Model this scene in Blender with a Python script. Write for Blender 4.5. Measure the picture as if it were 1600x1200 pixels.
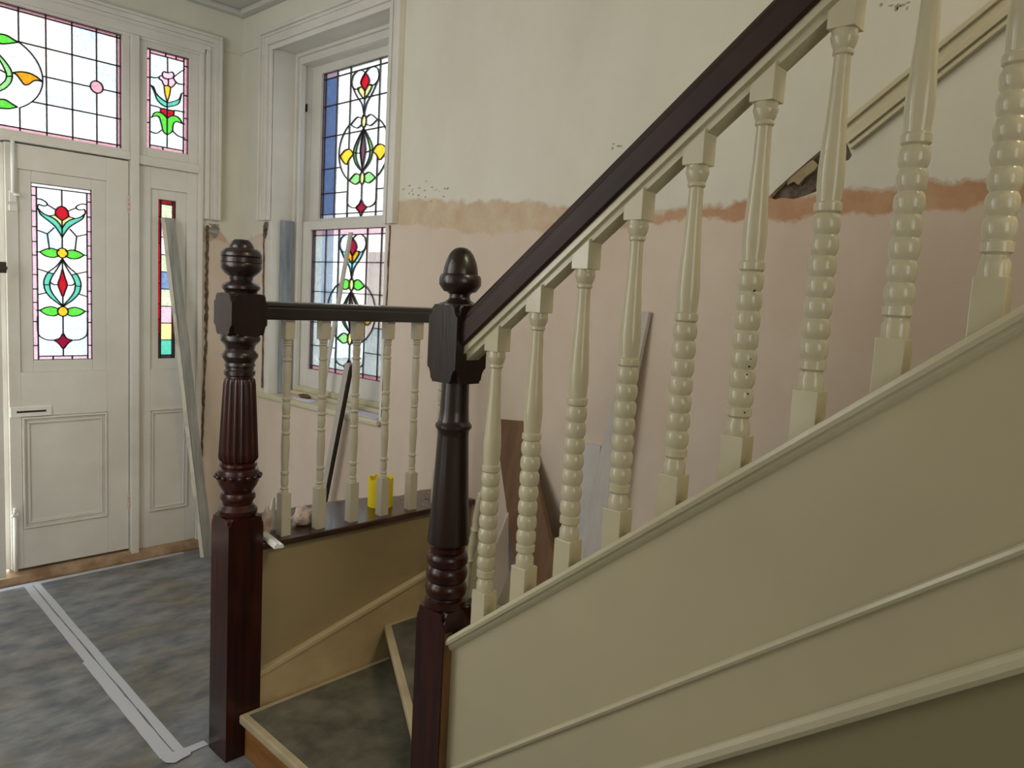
import bpy, bmesh, math, random
from mathutils import Vector, Matrix
from mathutils.geometry import delaunay_2d_cdt
random.seed(7)
scn = bpy.context.scene
for o in list(bpy.data.objects): bpy.data.objects.remove(o)
COL = scn.collection

# ------------------------------------------------------------------ camera
FPX, YAW, PIT, ROL = 1194.67, 0.818155, 0.109548, 0.0543897
EYE = Vector((0, 0, 1.504))
cy_, sy_, cp_, sp_ = math.cos(YAW), math.sin(YAW), math.cos(PIT), math.sin(PIT)
FW = Vector((sy_*cp_, cy_*cp_, -sp_))
R0 = Vector((cy_, -sy_, 0)); U0 = R0.cross(FW)
RT = math.cos(ROL)*R0 + math.sin(ROL)*U0
UP = math.cos(ROL)*U0 - math.sin(ROL)*R0
cam_d = bpy.data.cameras.new('camera'); cam = bpy.data.objects.new('camera', cam_d); COL.objects.link(cam)
cam_d.sensor_fit = 'HORIZONTAL'; cam_d.sensor_width = 36; cam_d.lens = FPX/1600*36; cam_d.clip_start = .02
M = Matrix((( RT.x, UP.x, -FW.x, EYE.x), (RT.y, UP.y, -FW.y, EYE.y), (RT.z, UP.z, -FW.z, EYE.z), (0, 0, 0, 1)))
cam.matrix_world = M
scn.camera = cam

# ------------------------------------------------------------------ world, light, exposure
scn.view_settings.view_transform = 'Standard'; scn.view_settings.look = 'None'
scn.view_settings.gamma = 1; scn.view_settings.use_curve_mapping = False
scn.view_settings.exposure = 0.4
w = bpy.data.worlds.new('sky'); scn.world = w; w.use_nodes = True
nt = w.node_tree; bg = nt.nodes['Background']
bg.inputs[0].default_value = (0.95, 0.975, 1.0, 1); bg.inputs[1].default_value = 5.0

def area(name, loc, target, sx, sy, power, col, portal=False):
    l = bpy.data.lights.new(name, 'AREA'); l.shape = 'RECTANGLE'; l.size = sx; l.size_y = sy
    l.energy = power; l.color = col
    if portal: l.cycles.is_portal = True
    o = bpy.data.objects.new(name, l); COL.objects.link(o); o.location = loc
    o.rotation_euler = (Vector(target)-Vector(loc)).to_track_quat('-Z', 'Y').to_euler()
    return o
area('window_daylight_portal', (2.45, 3.355, 1.85), (0, 3.355, 1.85), .85, 1.85, 1, (1, 1, 1), True)
area('door_daylight_portal', (1.15, 4.36, 1.4), (1.15, 0, 1.4), 1.6, 2.8, 1, (1, 1, 1), True)
# the house behind the camera: a warm ceiling lamp of the landing over the flight; the other three are unseen fill lights, added
area('landing_lamp', (1.45, -1.0, 3.7), (1.9, 1.0, 1.6), .7, .7, 19, (1, .84, .55))
area('back_fill', (-0.2, -2.0, 2.0), (1.0, 3.5, 1.8), 1.2, 1.6, 13, (1, .95, .86))  # added fill from behind
area('left_fill', (-.62, 1.9, 1.7), (2.1, 2.1, 1.3), 1.5, 1.7, 8, (1, .96, .88))  # unseen fill added at the left wall to brighten the stair side
area('hall_fill', (-.6, 2.6, 1.8), (1.9, 3.5, 1.2), 1.4, 1.8, 24, (1, .99, .97))  # added fill that lifts the door wall and the near panelling

# ------------------------------------------------------------------ helpers
def ray(px, py): return FW + RT*((px-800)/FPX) + UP*((600-py)/FPX)
def on(ax, val, px, py):                      # where the sight line of a photo point meets a plane of the room
    d = ray(px, py); t = (val-EYE[ax])/d[ax]; return EYE + d*t
def srgb(r, g, b):
    f = lambda c: (c/12.92 if c <= .04045 else ((c+.055)/1.055)**2.4)
    return (f(r/255), f(g/255), f(b/255), 1)

def tag(o, label=None, cat=None, group=None, kind=None):
    if label: o['label'] = label
    if cat: o['category'] = cat
    if group: o['group'] = group
    if kind: o['kind'] = kind
    return o
def empty(name, loc=(0, 0, 0)):
    o = bpy.data.objects.new(name, None); COL.objects.link(o); o.location = loc; o.empty_display_size = .05; return o
def link(name, me, mat, parent=None):
    o = bpy.data.objects.new(name, me); COL.objects.link(o)
    if mat is not None and not me.materials: me.materials.append(mat)
    if parent is not None:
        o.parent = parent
        o.matrix_parent_inverse = Matrix.Translation(-ploc(parent))
    return o
def ploc(o):
    v = Vector((0, 0, 0))
    while o is not None:
        v += o.location
        o = o.parent if o.parent and o.matrix_parent_inverse == Matrix.Identity(4) else None
    return v

class MB:
    def __init__(s): s.v = []; s.f = []; s.sm = []
    def add(s, vs, fs, smooth=False):
        n = len(s.v); s.v += [tuple(v) for v in vs]; s.f += [tuple(i+n for i in f) for f in fs]; s.sm += [smooth]*len(fs); return s
    def box(s, a, b):
        x0, x1 = sorted((a[0], b[0])); y0, y1 = sorted((a[1], b[1])); z0, z1 = sorted((a[2], b[2]))
        vs = [(x, y, z) for z in (z0, z1) for x, y in ((x0, y0), (x1, y0), (x1, y1), (x0, y1))]
        return s.add(vs, [(3, 2, 1, 0), (4, 5, 6, 7), (0, 1, 5, 4), (1, 2, 6, 5), (2, 3, 7, 6), (3, 0, 4, 7)])
    def prism(s, poly, d0, d1, fn):           # poly in 2D, fn(u, v, d) -> point
        n = len(poly)
        vs = [fn(u, v, d0) for u, v in poly] + [fn(u, v, d1) for u, v in poly]
        fs = [tuple(range(n-1, -1, -1)), tuple(range(n, 2*n))] + [(i, (i+1) % n, (i+1) % n+n, i+n) for i in range(n)]
        return s.add(vs, fs)
    def lathe(s, prof, c, seg=24, fl=0, depth=0):   # prof [(r, z)], around c (x, y, z0)
        n = len(prof); vs = []
        for r, z in prof:
            for k in range(seg):
                a = 2*math.pi*k/seg
                q = r*(1-depth*abs(math.sin(fl*a/2))**.7 if fl else 1) if fl else r
                vs.append((c[0]+q*math.cos(a), c[1]+q*math.sin(a), c[2]+z))
        fs = [(i*seg+k, i*seg+(k+1) % seg, (i+1)*seg+(k+1) % seg, (i+1)*seg+k) for i in range(n-1) for k in range(seg)]
        s.add(vs, fs, True)
        s.add([], []); b = len(s.v)-n*seg
        s.f += [tuple(b+k for k in reversed(range(seg))), tuple(b+(n-1)*seg+k for k in range(seg))]; s.sm += [False]*2
        return s
    def tube(s, pts, r, seg=8):
        pts = [Vector(p) for p in pts]
        rings = []
        for i, p in enumerate(pts):
            d = (pts[min(i+1, len(pts)-1)]-pts[max(i-1, 0)]).normalized()
            u = d.cross(Vector((.3, .2, 1))).normalized(); v = d.cross(u)
            rings += [p+u*r*math.cos(2*math.pi*k/seg)+v*r*math.sin(2*math.pi*k/seg) for k in range(seg)]
        fs = [(i*seg+k, i*seg+(k+1) % seg, (i+1)*seg+(k+1) % seg, (i+1)*seg+k) for i in range(len(pts)-1) for k in range(seg)]
        fs += [tuple(range(seg)), tuple((len(pts)-1)*seg+k for k in reversed(range(seg)))]
        return s.add(rings, fs, True)
    def sphere(s, c, r, n=8, m=5):
        prof = [(max(r*math.sin(math.pi*i/m), .0001), -r*math.cos(math.pi*i/m)) for i in range(m+1)]
        return s.lathe(prof, c, n)
    def build(s, name, mat, parent=None, bevel=0, origin=None):
        me = bpy.data.meshes.new(name); me.from_pydata(s.v, [], s.f)
        me.polygons.foreach_set('use_smooth', s.sm)
        bm = bmesh.new(); bm.from_mesh(me); bmesh.ops.recalc_face_normals(bm, faces=bm.faces)
        if bevel:
            es = [e for e in bm.edges if len(e.link_faces) == 2 and e.calc_face_angle(0) > .6]
            bmesh.ops.bevel(bm, geom=es, offset=bevel, segments=2, profile=.6, affect='EDGES', clamp_overlap=True)
        for e in bm.edges:
            if len(e.link_faces) == 2 and e.calc_face_angle(0) > .62: e.smooth = False
        bm.to_mesh(me); bm.free(); me.update()
        return link(name, me, mat, parent)

def catmull(pts, n=5, closed=False):
    out = []; N = len(pts)
    g = lambda i: pts[i % N] if closed else pts[min(max(i, 0), N-1)]
    for i in range(N if closed else N-1):
        a, b, c, d = g(i-1), g(i), g(i+1), g(i+2)
        for k in range(n):
            t = k/n
            out.append(tuple(.5*(2*b[j]+(c[j]-a[j])*t+(2*a[j]-5*b[j]+4*c[j]-d[j])*t*t+(3*b[j]-a[j]-3*c[j]+d[j])*t**3) for j in (0, 1)))
    out.append(tuple(pts[0] if closed else pts[-1]))
    return out

# ------------------------------------------------------------------ materials
def mat(name, col, rough=.5, spec=.5, noise=None, bump=0, bscale=40, metal=0, coat=0, col2=None, nscale=5, ndet=6, stretch=None, lo=.35, hi=.65):
    m = bpy.data.materials.new(name); m.use_nodes = True; nt = m.node_tree; N = nt.nodes; L = nt.links
    b = N['Principled BSDF']; b.inputs['Base Color'].default_value = col; b.inputs['Roughness'].default_value = rough
    b.inputs['Metallic'].default_value = metal; b.inputs['Specular IOR Level'].default_value = spec
    b.inputs['Coat Weight'].default_value = coat; b.inputs['Coat Roughness'].default_value = .12
    tc = N.new('ShaderNodeTexCoord'); mp = N.new('ShaderNodeMapping'); L.new(tc.outputs['Object'], mp.inputs[0])
    if stretch: mp.inputs['Scale'].default_value = stretch
    if col2 is not None:
        n = N.new('ShaderNodeTexNoise'); n.inputs['Scale'].default_value = nscale; n.inputs['Detail'].default_value = ndet
        n.inputs['Roughness'].default_value = .6
        L.new(mp.outputs[0], n.inputs[0])
        r = N.new('ShaderNodeValToRGB'); r.color_ramp.elements[0].position = lo; r.color_ramp.elements[1].position = hi
        r.color_ramp.elements[0].color = col; r.color_ramp.elements[1].color = col2
        L.new(n.outputs[0], r.inputs[0]); L.new(r.outputs[0], b.inputs['Base Color'])
    if bump:
        n2 = N.new('ShaderNodeTexNoise'); n2.inputs['Scale'].default_value = bscale; n2.inputs['Detail'].default_value = 5
        L.new(mp.outputs[0], n2.inputs[0])
        bp = N.new('ShaderNodeBump'); bp.inputs['Strength'].default_value = bump; bp.inputs['Distance'].default_value = .004
        L.new(n2.outputs[0], bp.inputs['Height']); L.new(bp.outputs[0], b.inputs['Normal'])
    return m

M_white = mat('aged_white_gloss_paint', srgb(222, 220, 213), .32, .5, bump=.25, bscale=22, col2=srgb(210, 207, 198), nscale=3)
M_cream = mat('cream_gloss_paint', srgb(204, 197, 170), .18, .5, bump=.12, bscale=30, col2=srgb(195, 188, 160), nscale=4)
M_cream2 = mat('off_white_baluster_paint', srgb(206, 200, 182), .3, .5, bump=.15, bscale=30)
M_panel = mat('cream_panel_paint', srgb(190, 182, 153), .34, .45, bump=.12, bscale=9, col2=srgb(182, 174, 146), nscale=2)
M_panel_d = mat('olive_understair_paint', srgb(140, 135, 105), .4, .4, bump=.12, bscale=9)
M_mahog = mat('polished_mahogany', srgb(32, 13, 11), .3, .35, bump=.12, bscale=14, coat=.2, col2=srgb(62, 22, 16), nscale=3, stretch=(14, 14, 1.2))
M_ebon = mat('dark_stained_timber', srgb(27, 20, 20), .32, .45, bump=.12, bscale=14, coat=.25, col2=srgb(42, 24, 20), nscale=3, stretch=(12, 12, 1.2))
M_raild = mat('dark_brown_handrail', srgb(40, 27, 24), .5, .3, coat=0, bump=.1, col2=srgb(56, 34, 29), nscale=4)
M_lead = mat('lead_came', srgb(38, 30, 32), .55, .4)
M_greyw = mat('weathered_grey_timber', srgb(128, 128, 122), .8, .2, bump=.5, bscale=30, col2=srgb(176, 174, 164), nscale=4, stretch=(9, 9, 1))
M_paledge = mat('mottled_white_timber', srgb(205, 202, 190), .6, .3, bump=.5, bscale=25, col2=srgb(160, 156, 144), nscale=8, lo=.5, hi=.7)
M_brown = mat('bare_brown_timber', srgb(92, 58, 38), .6, .3, bump=.3, bscale=20, col2=srgb(120, 80, 54), nscale=4, stretch=(8, 3, 1))
M_thresh = mat('worn_brown_timber', srgb(126, 98, 72), .5, .4, bump=.3, bscale=20, col2=srgb(170, 144, 116), nscale=9)
M_riser = mat('bare_golden_timber', srgb(124, 84, 42), .55, .3, bump=.3, bscale=20, col2=srgb(150, 106, 60), nscale=5, stretch=(1, 1, 5))
M_nosing = mat('scuffed_cream_timber', srgb(160, 146, 116), .55, .3, bump=.3, bscale=20, col2=srgb(186, 172, 140), nscale=6)
M_vinyl = mat('worn_green_grey_lino', srgb(74, 72, 60), .6, .3, bump=.2, bscale=12, col2=srgb(108, 105, 90), nscale=7, ndet=10)
M_rough = mat('exposed_brown_masonry', srgb(70, 60, 52), .95, .1, bump=1, bscale=40, col2=srgb(122, 110, 96), nscale=30, ndet=8)
M_cement = mat('grey_mortar', srgb(120, 118, 110), .95, .1, bump=1, bscale=50, col2=srgb(168, 164, 152), nscale=35)
M_yellow = mat('yellow_abrasive_paper', srgb(238, 214, 30), .7, .3, bump=.15, bscale=60)
M_tape = mat('silver_grey_tape', srgb(188, 192, 199), .5, .4, bump=.15, bscale=30)
M_papr = mat('crumpled_dusty_paper', srgb(222, 210, 202), .9, .2, bump=.8, bscale=30, col2=srgb(170, 140, 124), nscale=30)
M_white2 = mat('white_moulding_paint', srgb(228, 228, 220), .5, .4, bump=.1)
M_metal = mat('dull_iron', srgb(70, 66, 60), .5, .5, metal=.6)
M_dark = mat('dark_slot', srgb(40, 30, 24), .8, .2)
M_black = mat('black_scrap', srgb(20, 20, 20), .6, .3)
M_shelf = mat('glossy_dark_ledge_timber', srgb(52, 28, 20), .3, .5, coat=.4, bump=.25, bscale=10, col2=srgb(74, 50, 42), nscale=6)
M_extw = mat('outside_blue_grey_wall', srgb(120, 136, 168), .8, .2)
M_extc = mat('outside_pale_render', srgb(226, 218, 200), .8, .2)
M_extg = mat('outside_ground', srgb(190, 186, 176), .9, .1, col2=srgb(150, 150, 140), nscale=2)

def glass(name, col, tint2=None, tr=.80):
    m = bpy.data.materials.new(name); m.use_nodes = True; nt = m.node_tree; N = nt.nodes; L = nt.links
    N.remove(N['Principled BSDF']); out = N['Material Output']
    tc = N.new('ShaderNodeTexCoord')
    n = N.new('ShaderNodeTexNoise'); n.inputs['Scale'].default_value = 75; n.inputs['Detail'].default_value = 3; n.inputs['Distortion'].default_value = 1.2
    L.new(tc.outputs['Object'], n.inputs[0])
    n2 = N.new('ShaderNodeTexNoise'); n2.inputs['Scale'].default_value = 5; n2.inputs['Detail'].default_value = 2
    L.new(tc.outputs['Object'], n2.inputs[0])
    rp = N.new('ShaderNodeValToRGB'); rp.color_ramp.elements[0].position = .42; rp.color_ramp.elements[1].position = .56
    c2 = tint2 or tuple(c*.80 for c in col[:3])+(1,)
    rp.color_ramp.elements[0].color = c2; rp.color_ramp.elements[1].color = col
    mx0 = N.new('ShaderNodeMath'); mx0.operation = 'MULTIPLY_ADD'; mx0.inputs[1].default_value = .8; 
    L.new(n.outputs[0], mx0.inputs[0])
    h = N.new('ShaderNodeMath'); h.operation = 'MULTIPLY'; h.inputs[1].default_value = .25; L.new(n2.outputs[0], h.inputs[0]); L.new(h.outputs[0], mx0.inputs[2])
    L.new(mx0.outputs[0], rp.inputs[0])
    t = N.new('ShaderNodeBsdfTransparent'); L.new(rp.outputs[0], t.inputs[0])
    l = N.new('ShaderNodeBsdfTranslucent'); L.new(rp.outputs[0], l.inputs[0])
    g = N.new('ShaderNodeBsdfGlossy'); g.inputs['Roughness'].default_value = .15
    bp = N.new('ShaderNodeBump'); bp.inputs['Strength'].default_value = .6; bp.inputs['Distance'].default_value = .003
    L.new(n.outputs[0], bp.inputs['Height']); L.new(bp.outputs[0], g.inputs['Normal'])
    m1 = N.new('ShaderNodeMixShader'); m1.inputs[0].default_value = 1-tr; L.new(t.outputs[0], m1.inputs[1]); L.new(l.outputs[0], m1.inputs[2])
    m2 = N.new('ShaderNodeMixShader'); m2.inputs[0].default_value = .05; L.new(m1.outputs[0], m2.inputs[1]); L.new(g.outputs[0], m2.inputs[2])
    L.new(m2.outputs[0], out.inputs[0])
    return m
def sg(r, g, b): return srgb(r, g, b)
G = dict(
    clear=glass('clear_rippled_glass', (.535, .54, .54, 1), (.43, .44, .445, 1)),
    clearb=glass('pale_blue_rippled_glass', (.505, .54, .555, 1), (.39, .435, .46, 1)),
    clearp=glass('pale_pink_rippled_glass', (.56, .54, .53, 1), (.50, .47, .46, 1)),
    blue=glass('muted_blue_glass', (.26, .31, .40, 1), (.19, .24, .33, 1)),
    pink=glass('pink_glass', (.47, .34, .37, 1), (.41, .28, .31, 1)),
    lpink=glass('pale_pink_glass', (.49, .41, .44, 1), (.43, .35, .38, 1)),
    red=glass('red_glass', (.41, .04, .08, 1)),
    crimson=glass('crimson_glass', (.30, .04, .10, 1)),
    green=glass('green_glass', (.19, .45, .14, 1), (.15, .39, .11, 1)),
    lgreen=glass('light_green_glass', (.30, .48, .27, 1)),
    teal=glass('teal_glass', (.19, .42, .36, 1), (.16, .37, .31, 1)),
    cyan=glass('cyan_glass', (.29, .47, .50, 1)),
    yellow=glass('yellow_glass', (.52, .42, .10, 1), (.49, .36, .06, 1)),
    pyellow=glass('pale_yellow_glass', (.51, .50, .32, 1)),
    orange=glass('orange_glass', (.51, .33, .05, 1)),
    purple=glass('purple_glass', (.20, .14, .17, 1)),
    dred=glass('dark_red_glass', (.28, .04, .06, 1)),
    pgreen=glass('pale_green_glass', (.47, .50, .41, 1)),
    brown=glass('dark_brown_glass', (.12, .09, .09, 1)),
)

def plaster_mat(name, band):
    """cream paint above, bare pink plaster below, an irregular darker tide band between (heights in metres); band: list of (y or x, z_top, z_bottom)"""
    m = bpy.data.materials.new(name); m.use_nodes = True; nt = m.node_tree; N = nt.nodes; L = nt.links
    b = N['Principled BSDF']; b.inputs['Roughness'].default_value = .75; b.inputs['Specular IOR Level'].default_value = .25
    tc = N.new('ShaderNodeTexCoord'); sp = N.new('ShaderNodeSeparateXYZ'); L.new(tc.outputs['Object'], sp.inputs[0])
    axis = band['axis']; lo, hi = band['range']
    mr = N.new('ShaderNodeMapRange'); mr.inputs['From Min'].default_value = lo; mr.inputs['From Max'].default_value = hi
    L.new(sp.outputs[axis], mr.inputs['Value'])
    def curve(pts, zl, zh):
        c = N.new('ShaderNodeFloatCurve'); cu = c.mapping.curves[0]
        P = [((a-lo)/(hi-lo), (z-zl)/(zh-zl)) for a, z in sorted(pts)]
        cu.points[0].location = P[0]; cu.points[1].location = P[-1]
        for p in P[1:-1]: cu.points.new(*p)
        c.mapping.update(); L.new(mr.outputs[0], c.inputs['Value'])
        r = N.new('ShaderNodeMapRange'); r.inputs['To Min'].default_value = zl; r.inputs['To Max'].default_value = zh
        L.new(c.outputs[0], r.inputs['Value']); return r.outputs[0]
    zt = curve(band['top'], 1.6, 2.0); zb = curve(band['bot'], 1.6, 2.0)
    def noise(sc, det, st=(1, 1, 1)):
        mp = N.new('ShaderNodeMapping'); mp.inputs['Scale'].default_value = st; L.new(tc.outputs['Object'], mp.inputs[0])
        n = N.new('ShaderNodeTexNoise'); n.inputs['Scale'].default_value = sc; n.inputs['Detail'].default_value = det; n.inputs['Roughness'].default_value = .65
        L.new(mp.outputs[0], n.inputs[0]); return n.outputs[0]
    def math_(op, a, bb):
        q = N.new('ShaderNodeMath'); q.operation = op
        for i, x in enumerate((a, bb)):
            if isinstance(x, (int, float)): q.inputs[i].default_value = x
            else: L.new(x, q.inputs[i])
        return q.outputs[0]
    jag = math_('MULTIPLY', math_('SUBTRACT', noise(9, 9), .5), .10)
    zz = math_('ADD', sp.outputs[2], jag)
    def step(z, ref, wdt):
        r = N.new('ShaderNodeMapRange'); L.new(math_('SUBTRACT', z, ref), r.inputs['Value'])
        r.inputs['From Min'].default_value = -wdt; r.inputs['From Max'].default_value = wdt; return r.outputs[0]
    s_low = step(zz, zb, .006); s_top = step(zz, zt, .008)
    def ramp(v, c1, c2, lo=.35, hi=.65):
        r = N.new('ShaderNodeValToRGB'); r.color_ramp.elements[0].position = lo; r.color_ramp.elements[1].position = hi
        r.color_ramp.elements[0].color = c1; r.color_ramp.elements[1].color = c2; L.new(v, r.inputs[0]); return r.outputs[0]
    pink = ramp(noise(2.2, 5, (1, 1, .7)), srgb(206, 189, 173), srgb(216, 202, 187))
    if band.get('warm'):
        pinkw = ramp(noise(2.2, 5), srgb(186, 156, 134), srgb(200, 174, 152))
        bandc_l = ramp(noise(12, 6), srgb(196, 170, 142), srgb(206, 192, 168))
        bandc_r = ramp(noise(12, 6), srgb(182, 140, 110), srgb(194, 160, 130))
        far = N.new('ShaderNodeMapRange'); L.new(sp.outputs[1], far.inputs['Value']); far.inputs['From Min'].default_value = 1.3; far.inputs['From Max'].default_value = 1.9
        mx = N.new('ShaderNodeMix'); mx.data_type = 'RGBA'; L.new(far.outputs[0], mx.inputs[0]); L.new(bandc_r, mx.inputs[6]); L.new(bandc_l, mx.inputs[7]); bandc = mx.outputs[2]
    else:
        bandc = ramp(noise(12, 6), srgb(190, 160, 140), srgb(198, 180, 160))
    cream = ramp(noise(1.6, 8, (1, 1, .6)), srgb(208, 205, 190), srgb(219, 217, 204))
    def mixc(f, a, c):
        q = N.new('ShaderNodeMix'); q.data_type = 'RGBA'; L.new(f, q.inputs[0]); L.new(a, q.inputs[6]); L.new(c, q.inputs[7]); return q.outputs[2]
    # scattered small scuffs on the painted part
    sc = ramp(noise(14, 8), (0, 0, 0, 1), (1, 1, 1, 1), .72, .76)
    cr = mixc(sc, cream, ramp(noise(30, 3), srgb(170, 160, 140), srgb(184, 176, 156)))
    L.new(mixc(s_top, mixc(s_low, pink, bandc), cr), b.inputs['Base Color'])
    bp = N.new('ShaderNodeBump'); bp.inputs['Strength'].default_value = .35; bp.inputs['Distance'].default_value = .006
    hsum = math_('ADD', math_('MULTIPLY', s_top, .5), math_('ADD', math_('MULTIPLY', s_low, -.25), math_('MULTIPLY', noise(20, 6), .35)))
    L.new(hsum, bp.inputs['Height']); L.new(bp.outputs[0], b.inputs['Normal'])
    return m
M_wallR = plaster_mat('window_wall_cream_over_pink_plaster', dict(axis=1, range=(-2.2, 4.2), warm=True,
    top=[(-2.2, 1.86), (.48, 1.85), (.85, 1.845), (1.03, 1.84), (1.24, 1.815), (1.84, 1.86), (2.43, 1.90), (2.72, 1.915), (3.9, 1.80), (4.2, 1.72)],
    bot=[(-2.2, 1.80), (.48, 1.79), (.93, 1.775), (1.24, 1.785), (1.83, 1.758), (2.23, 1.762), (2.8, 1.81), (3.9, 1.78), (4.2, 1.70)]))
M_wallF = plaster_mat('front_wall_cream_over_pink_plaster', dict(axis=0, range=(-.7, 2.2),
    top=[(-.7, 1.8), (1.92, 1.82), (2.02, 1.80), (2.08, 1.74), (2.2, 1.66)], bot=[(-.7, 1.7), (1.92, 1.72), (2.05, 1.74), (2.1, 1.72), (2.2, 1.64)]))
M_plain = mat('plain_cream_wall', srgb(206, 202, 184), .8, .2, bump=.2, col2=srgb(212, 208, 192), nscale=2)
M_ceil = mat('dull_white_ceiling', srgb(196, 196, 190), .85, .2, bump=.2)

def floor_mat():
    m = mat('grey_mottled_cement_sheet', srgb(92, 99, 107), .5, .35, bump=.3, bscale=14, col2=srgb(152, 153, 153), nscale=6.5, ndet=15, stretch=(1, 1.8, 1), lo=.34, hi=.74)
    nt = m.node_tree; N = nt.nodes; L = nt.links; b = N['Principled BSDF']
    tc = N.new('ShaderNodeTexCoord')
    n = N.new('ShaderNodeTexNoise'); n.inputs['Scale'].default_value = 1.7; n.inputs['Detail'].default_value = 6; n.inputs['Distortion'].default_value = .6; L.new(tc.outputs['Object'], n.inputs[0])
    r = N.new('ShaderNodeValToRGB'); r.color_ramp.elements[0].position = .45; r.color_ramp.elements[1].position = .66
    r.color_ramp.elements[0].color = (1, 1, 1, 1); r.color_ramp.elements[1].color = srgb(232, 216, 184); L.new(n.outputs[0], r.inputs[0])
    prev = b.inputs['Base Color'].links[0].from_socket
    q = N.new('ShaderNodeMix'); q.data_type = 'RGBA'; q.blend_type = 'MULTIPLY'; q.inputs[0].default_value = 1
    L.new(prev, q.inputs[6]); L.new(r.outputs[0], q.inputs[7]); L.new(q.outputs[2], b.inputs['Base Color'])
    return m
M_floor = floor_mat()

# ================================================================== SETTING
XW, YF = 2.1455, 4.2          # window wall face, front wall face
def struct(o, label=None): return tag(o, label, None, None, 'structure')
struct(MB().box((-.7, -2.2, -.1), (XW, 4.25, 0)).build('floor', M_floor), 'grey mottled sheet floor of the hall')
# hall ceiling with a small cove, open over the stairs
f = MB().box((-.7, 1.9, 3.0), (XW, 4.2, 3.1)); f.box((-.7, -2.2, 3.0), (.95, 1.9, 3.1))
struct(f.build('ceiling', M_ceil), 'dull white hall ceiling')
struct(MB().box((-.8, -2.2, 0), (-.7, 4.2, 5.3)).build('wall_left', M_plain))
struct(MB().box((-.8, -2.3, 0), (XW+.3, -2.2, 5.3)).build('wall_back', M_plain))
struct(MB().box((-.8, -2.3, 5.2), (XW+.3, 2.0, 5.3)).build('ceiling_landing', M_ceil))
struct(MB().box((-.8, 1.9, 3.1), (XW+.3, 2.0, 5.2)).build('wall_landing', M_plain))

def cdt_wall(outline, holes, fn, depth, name, m):
    """flat wall with holes, built with depth"""
    vs = []; es = []
    for poly in [outline]+holes:
        n = len(vs); vs += [Vector(p) for p in poly]; es += [(n+i, n+(i+1) % len(poly)) for i in range(len(poly))]
    V, E_, F_, _, oe, _ = delaunay_2d_cdt(vs, es, [], 0, 1e-6)
    def inside(p, poly):
        c = False; n = len(poly)
        for i in range(n):
            a, b = poly[i], poly[(i+1) % n]
            if (a[1] > p[1]) != (b[1] > p[1]) and p[0] < (b[0]-a[0])*(p[1]-a[1])/(b[1]-a[1])+a[0]: c = not c
        return c
    mb = MB(); nv = len(V)
    keep = [f for f in F_ if inside(sum((V[i] for i in f), Vector((0, 0)))/3, outline) and not any(inside(sum((V[i] for i in f), Vector((0, 0)))/3, h) for h in holes)]
    fs = [tuple(f) for f in keep]+[tuple(i+nv for i in reversed(f)) for f in keep]
    cnt = {}
    for f in keep:
        for i in range(3):
            a, b = f[i], f[(i+1) % 3]; cnt.setdefault(frozenset((a, b)), []).append((a, b))
    fs += [(e[0][1], e[0][0], e[0][0]+nv, e[0][1]+nv) for e in cnt.values() if len(e) == 1]
    mb.add([fn(v[0], v[1], 0) for v in V]+[fn(v[0], v[1], depth) for v in V], fs)
    return mb.build(name, m)

# window wall: opening for the sash window and the channel left by the removed length of dado rail
WY0, WY1, WZ0, WZ1 = 2.85, 3.866, .90, 2.76
chan_px = [(1201, 308), (1212, 296), (1250, 262), (1290, 228), (1316, 206), (1331, 243), (1326, 250), (1312, 254), (1290, 282), (1276, 299), (1258, 306), (1240, 311), (1222, 309), (1210, 312)]
chan = [(on(0, XW, *p).y, on(0, XW, *p).z) for p in chan_px]
wr = cdt_wall([(-2.2, 0), (4.25, 0), (4.25, 5.3), (-2.2, 5.3)], [[(WY0-.02, WZ0-.01), (WY1+.054, WZ0-.01), (WY1+.054, WZ1+.02), (WY0-.02, WZ1+.02)], chan],
              lambda u, v, d: (XW+d, u, v), .30, 'wall_right', M_wallR)
struct(wr, 'window wall, cream paint over bare pink plaster')
MB().box((XW+.022, .7, 1.7), (XW+.04, 1.15, 2.1)).build('exposed_brown_backing', M_rough, wr)
pp = [(on(0, XW+.008, *p).y, on(0, XW+.008, *p).z) for p in [(1231, 283), (1238, 274), (1252, 262), (1270, 250), (1279, 258), (1272, 267), (1258, 277), (1248, 289), (1240, 284), (1230, 290)]]
MB().prism(pp, XW+.006, XW+.022, lambda u, v, d: (d, u, v)).build('plaster_remnant', mat('grubby_plaster_remnant', srgb(168, 154, 122), .9, .2, bump=.8, col2=srgb(140, 124, 96), nscale=18), wr)

def ragged(pts, wd, ax, val, depth, rnd, n=26):
    """irregular broken edge strip along pts (two photo points) on a wall plane"""
    a, b = [on(ax, val, *p) for p in pts]
    mb = MB(); k = 1-ax
    L_, R_ = [], []
    for i in range(n+1):
        t = i/n; p = a.lerp(b, t)
        L_.append((p[k]-wd*(.25+rnd.random()*.75), p.z)); R_.append((p[k]+wd*(.25+rnd.random()*.75), p.z))
    for i in range(n):
        q = [L_[i], L_[i+1], R_[i+1], R_[i]]
        mb.prism(q, 0, 1, (lambda u, v, d: (val-depth*(1-d) if ax == 0 else u, u if ax == 0 else val-depth*(1-d), v)))
    return mb
rn = random.Random(3)
ragged([(413, 352), (410, 606)], .010, 0, XW, .003, rn).build('broken_plaster_edge', M_rough, wr)
ragged([(416, 347), (414, 372)], .022, 0, XW, .004, rn, 8).build('broken_plaster_edge', M_rough, wr)
ragged([(610, 352), (597, 652)], .006, 0, XW, .004, rn).build('broken_plaster_edge', M_rough, wr)

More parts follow.
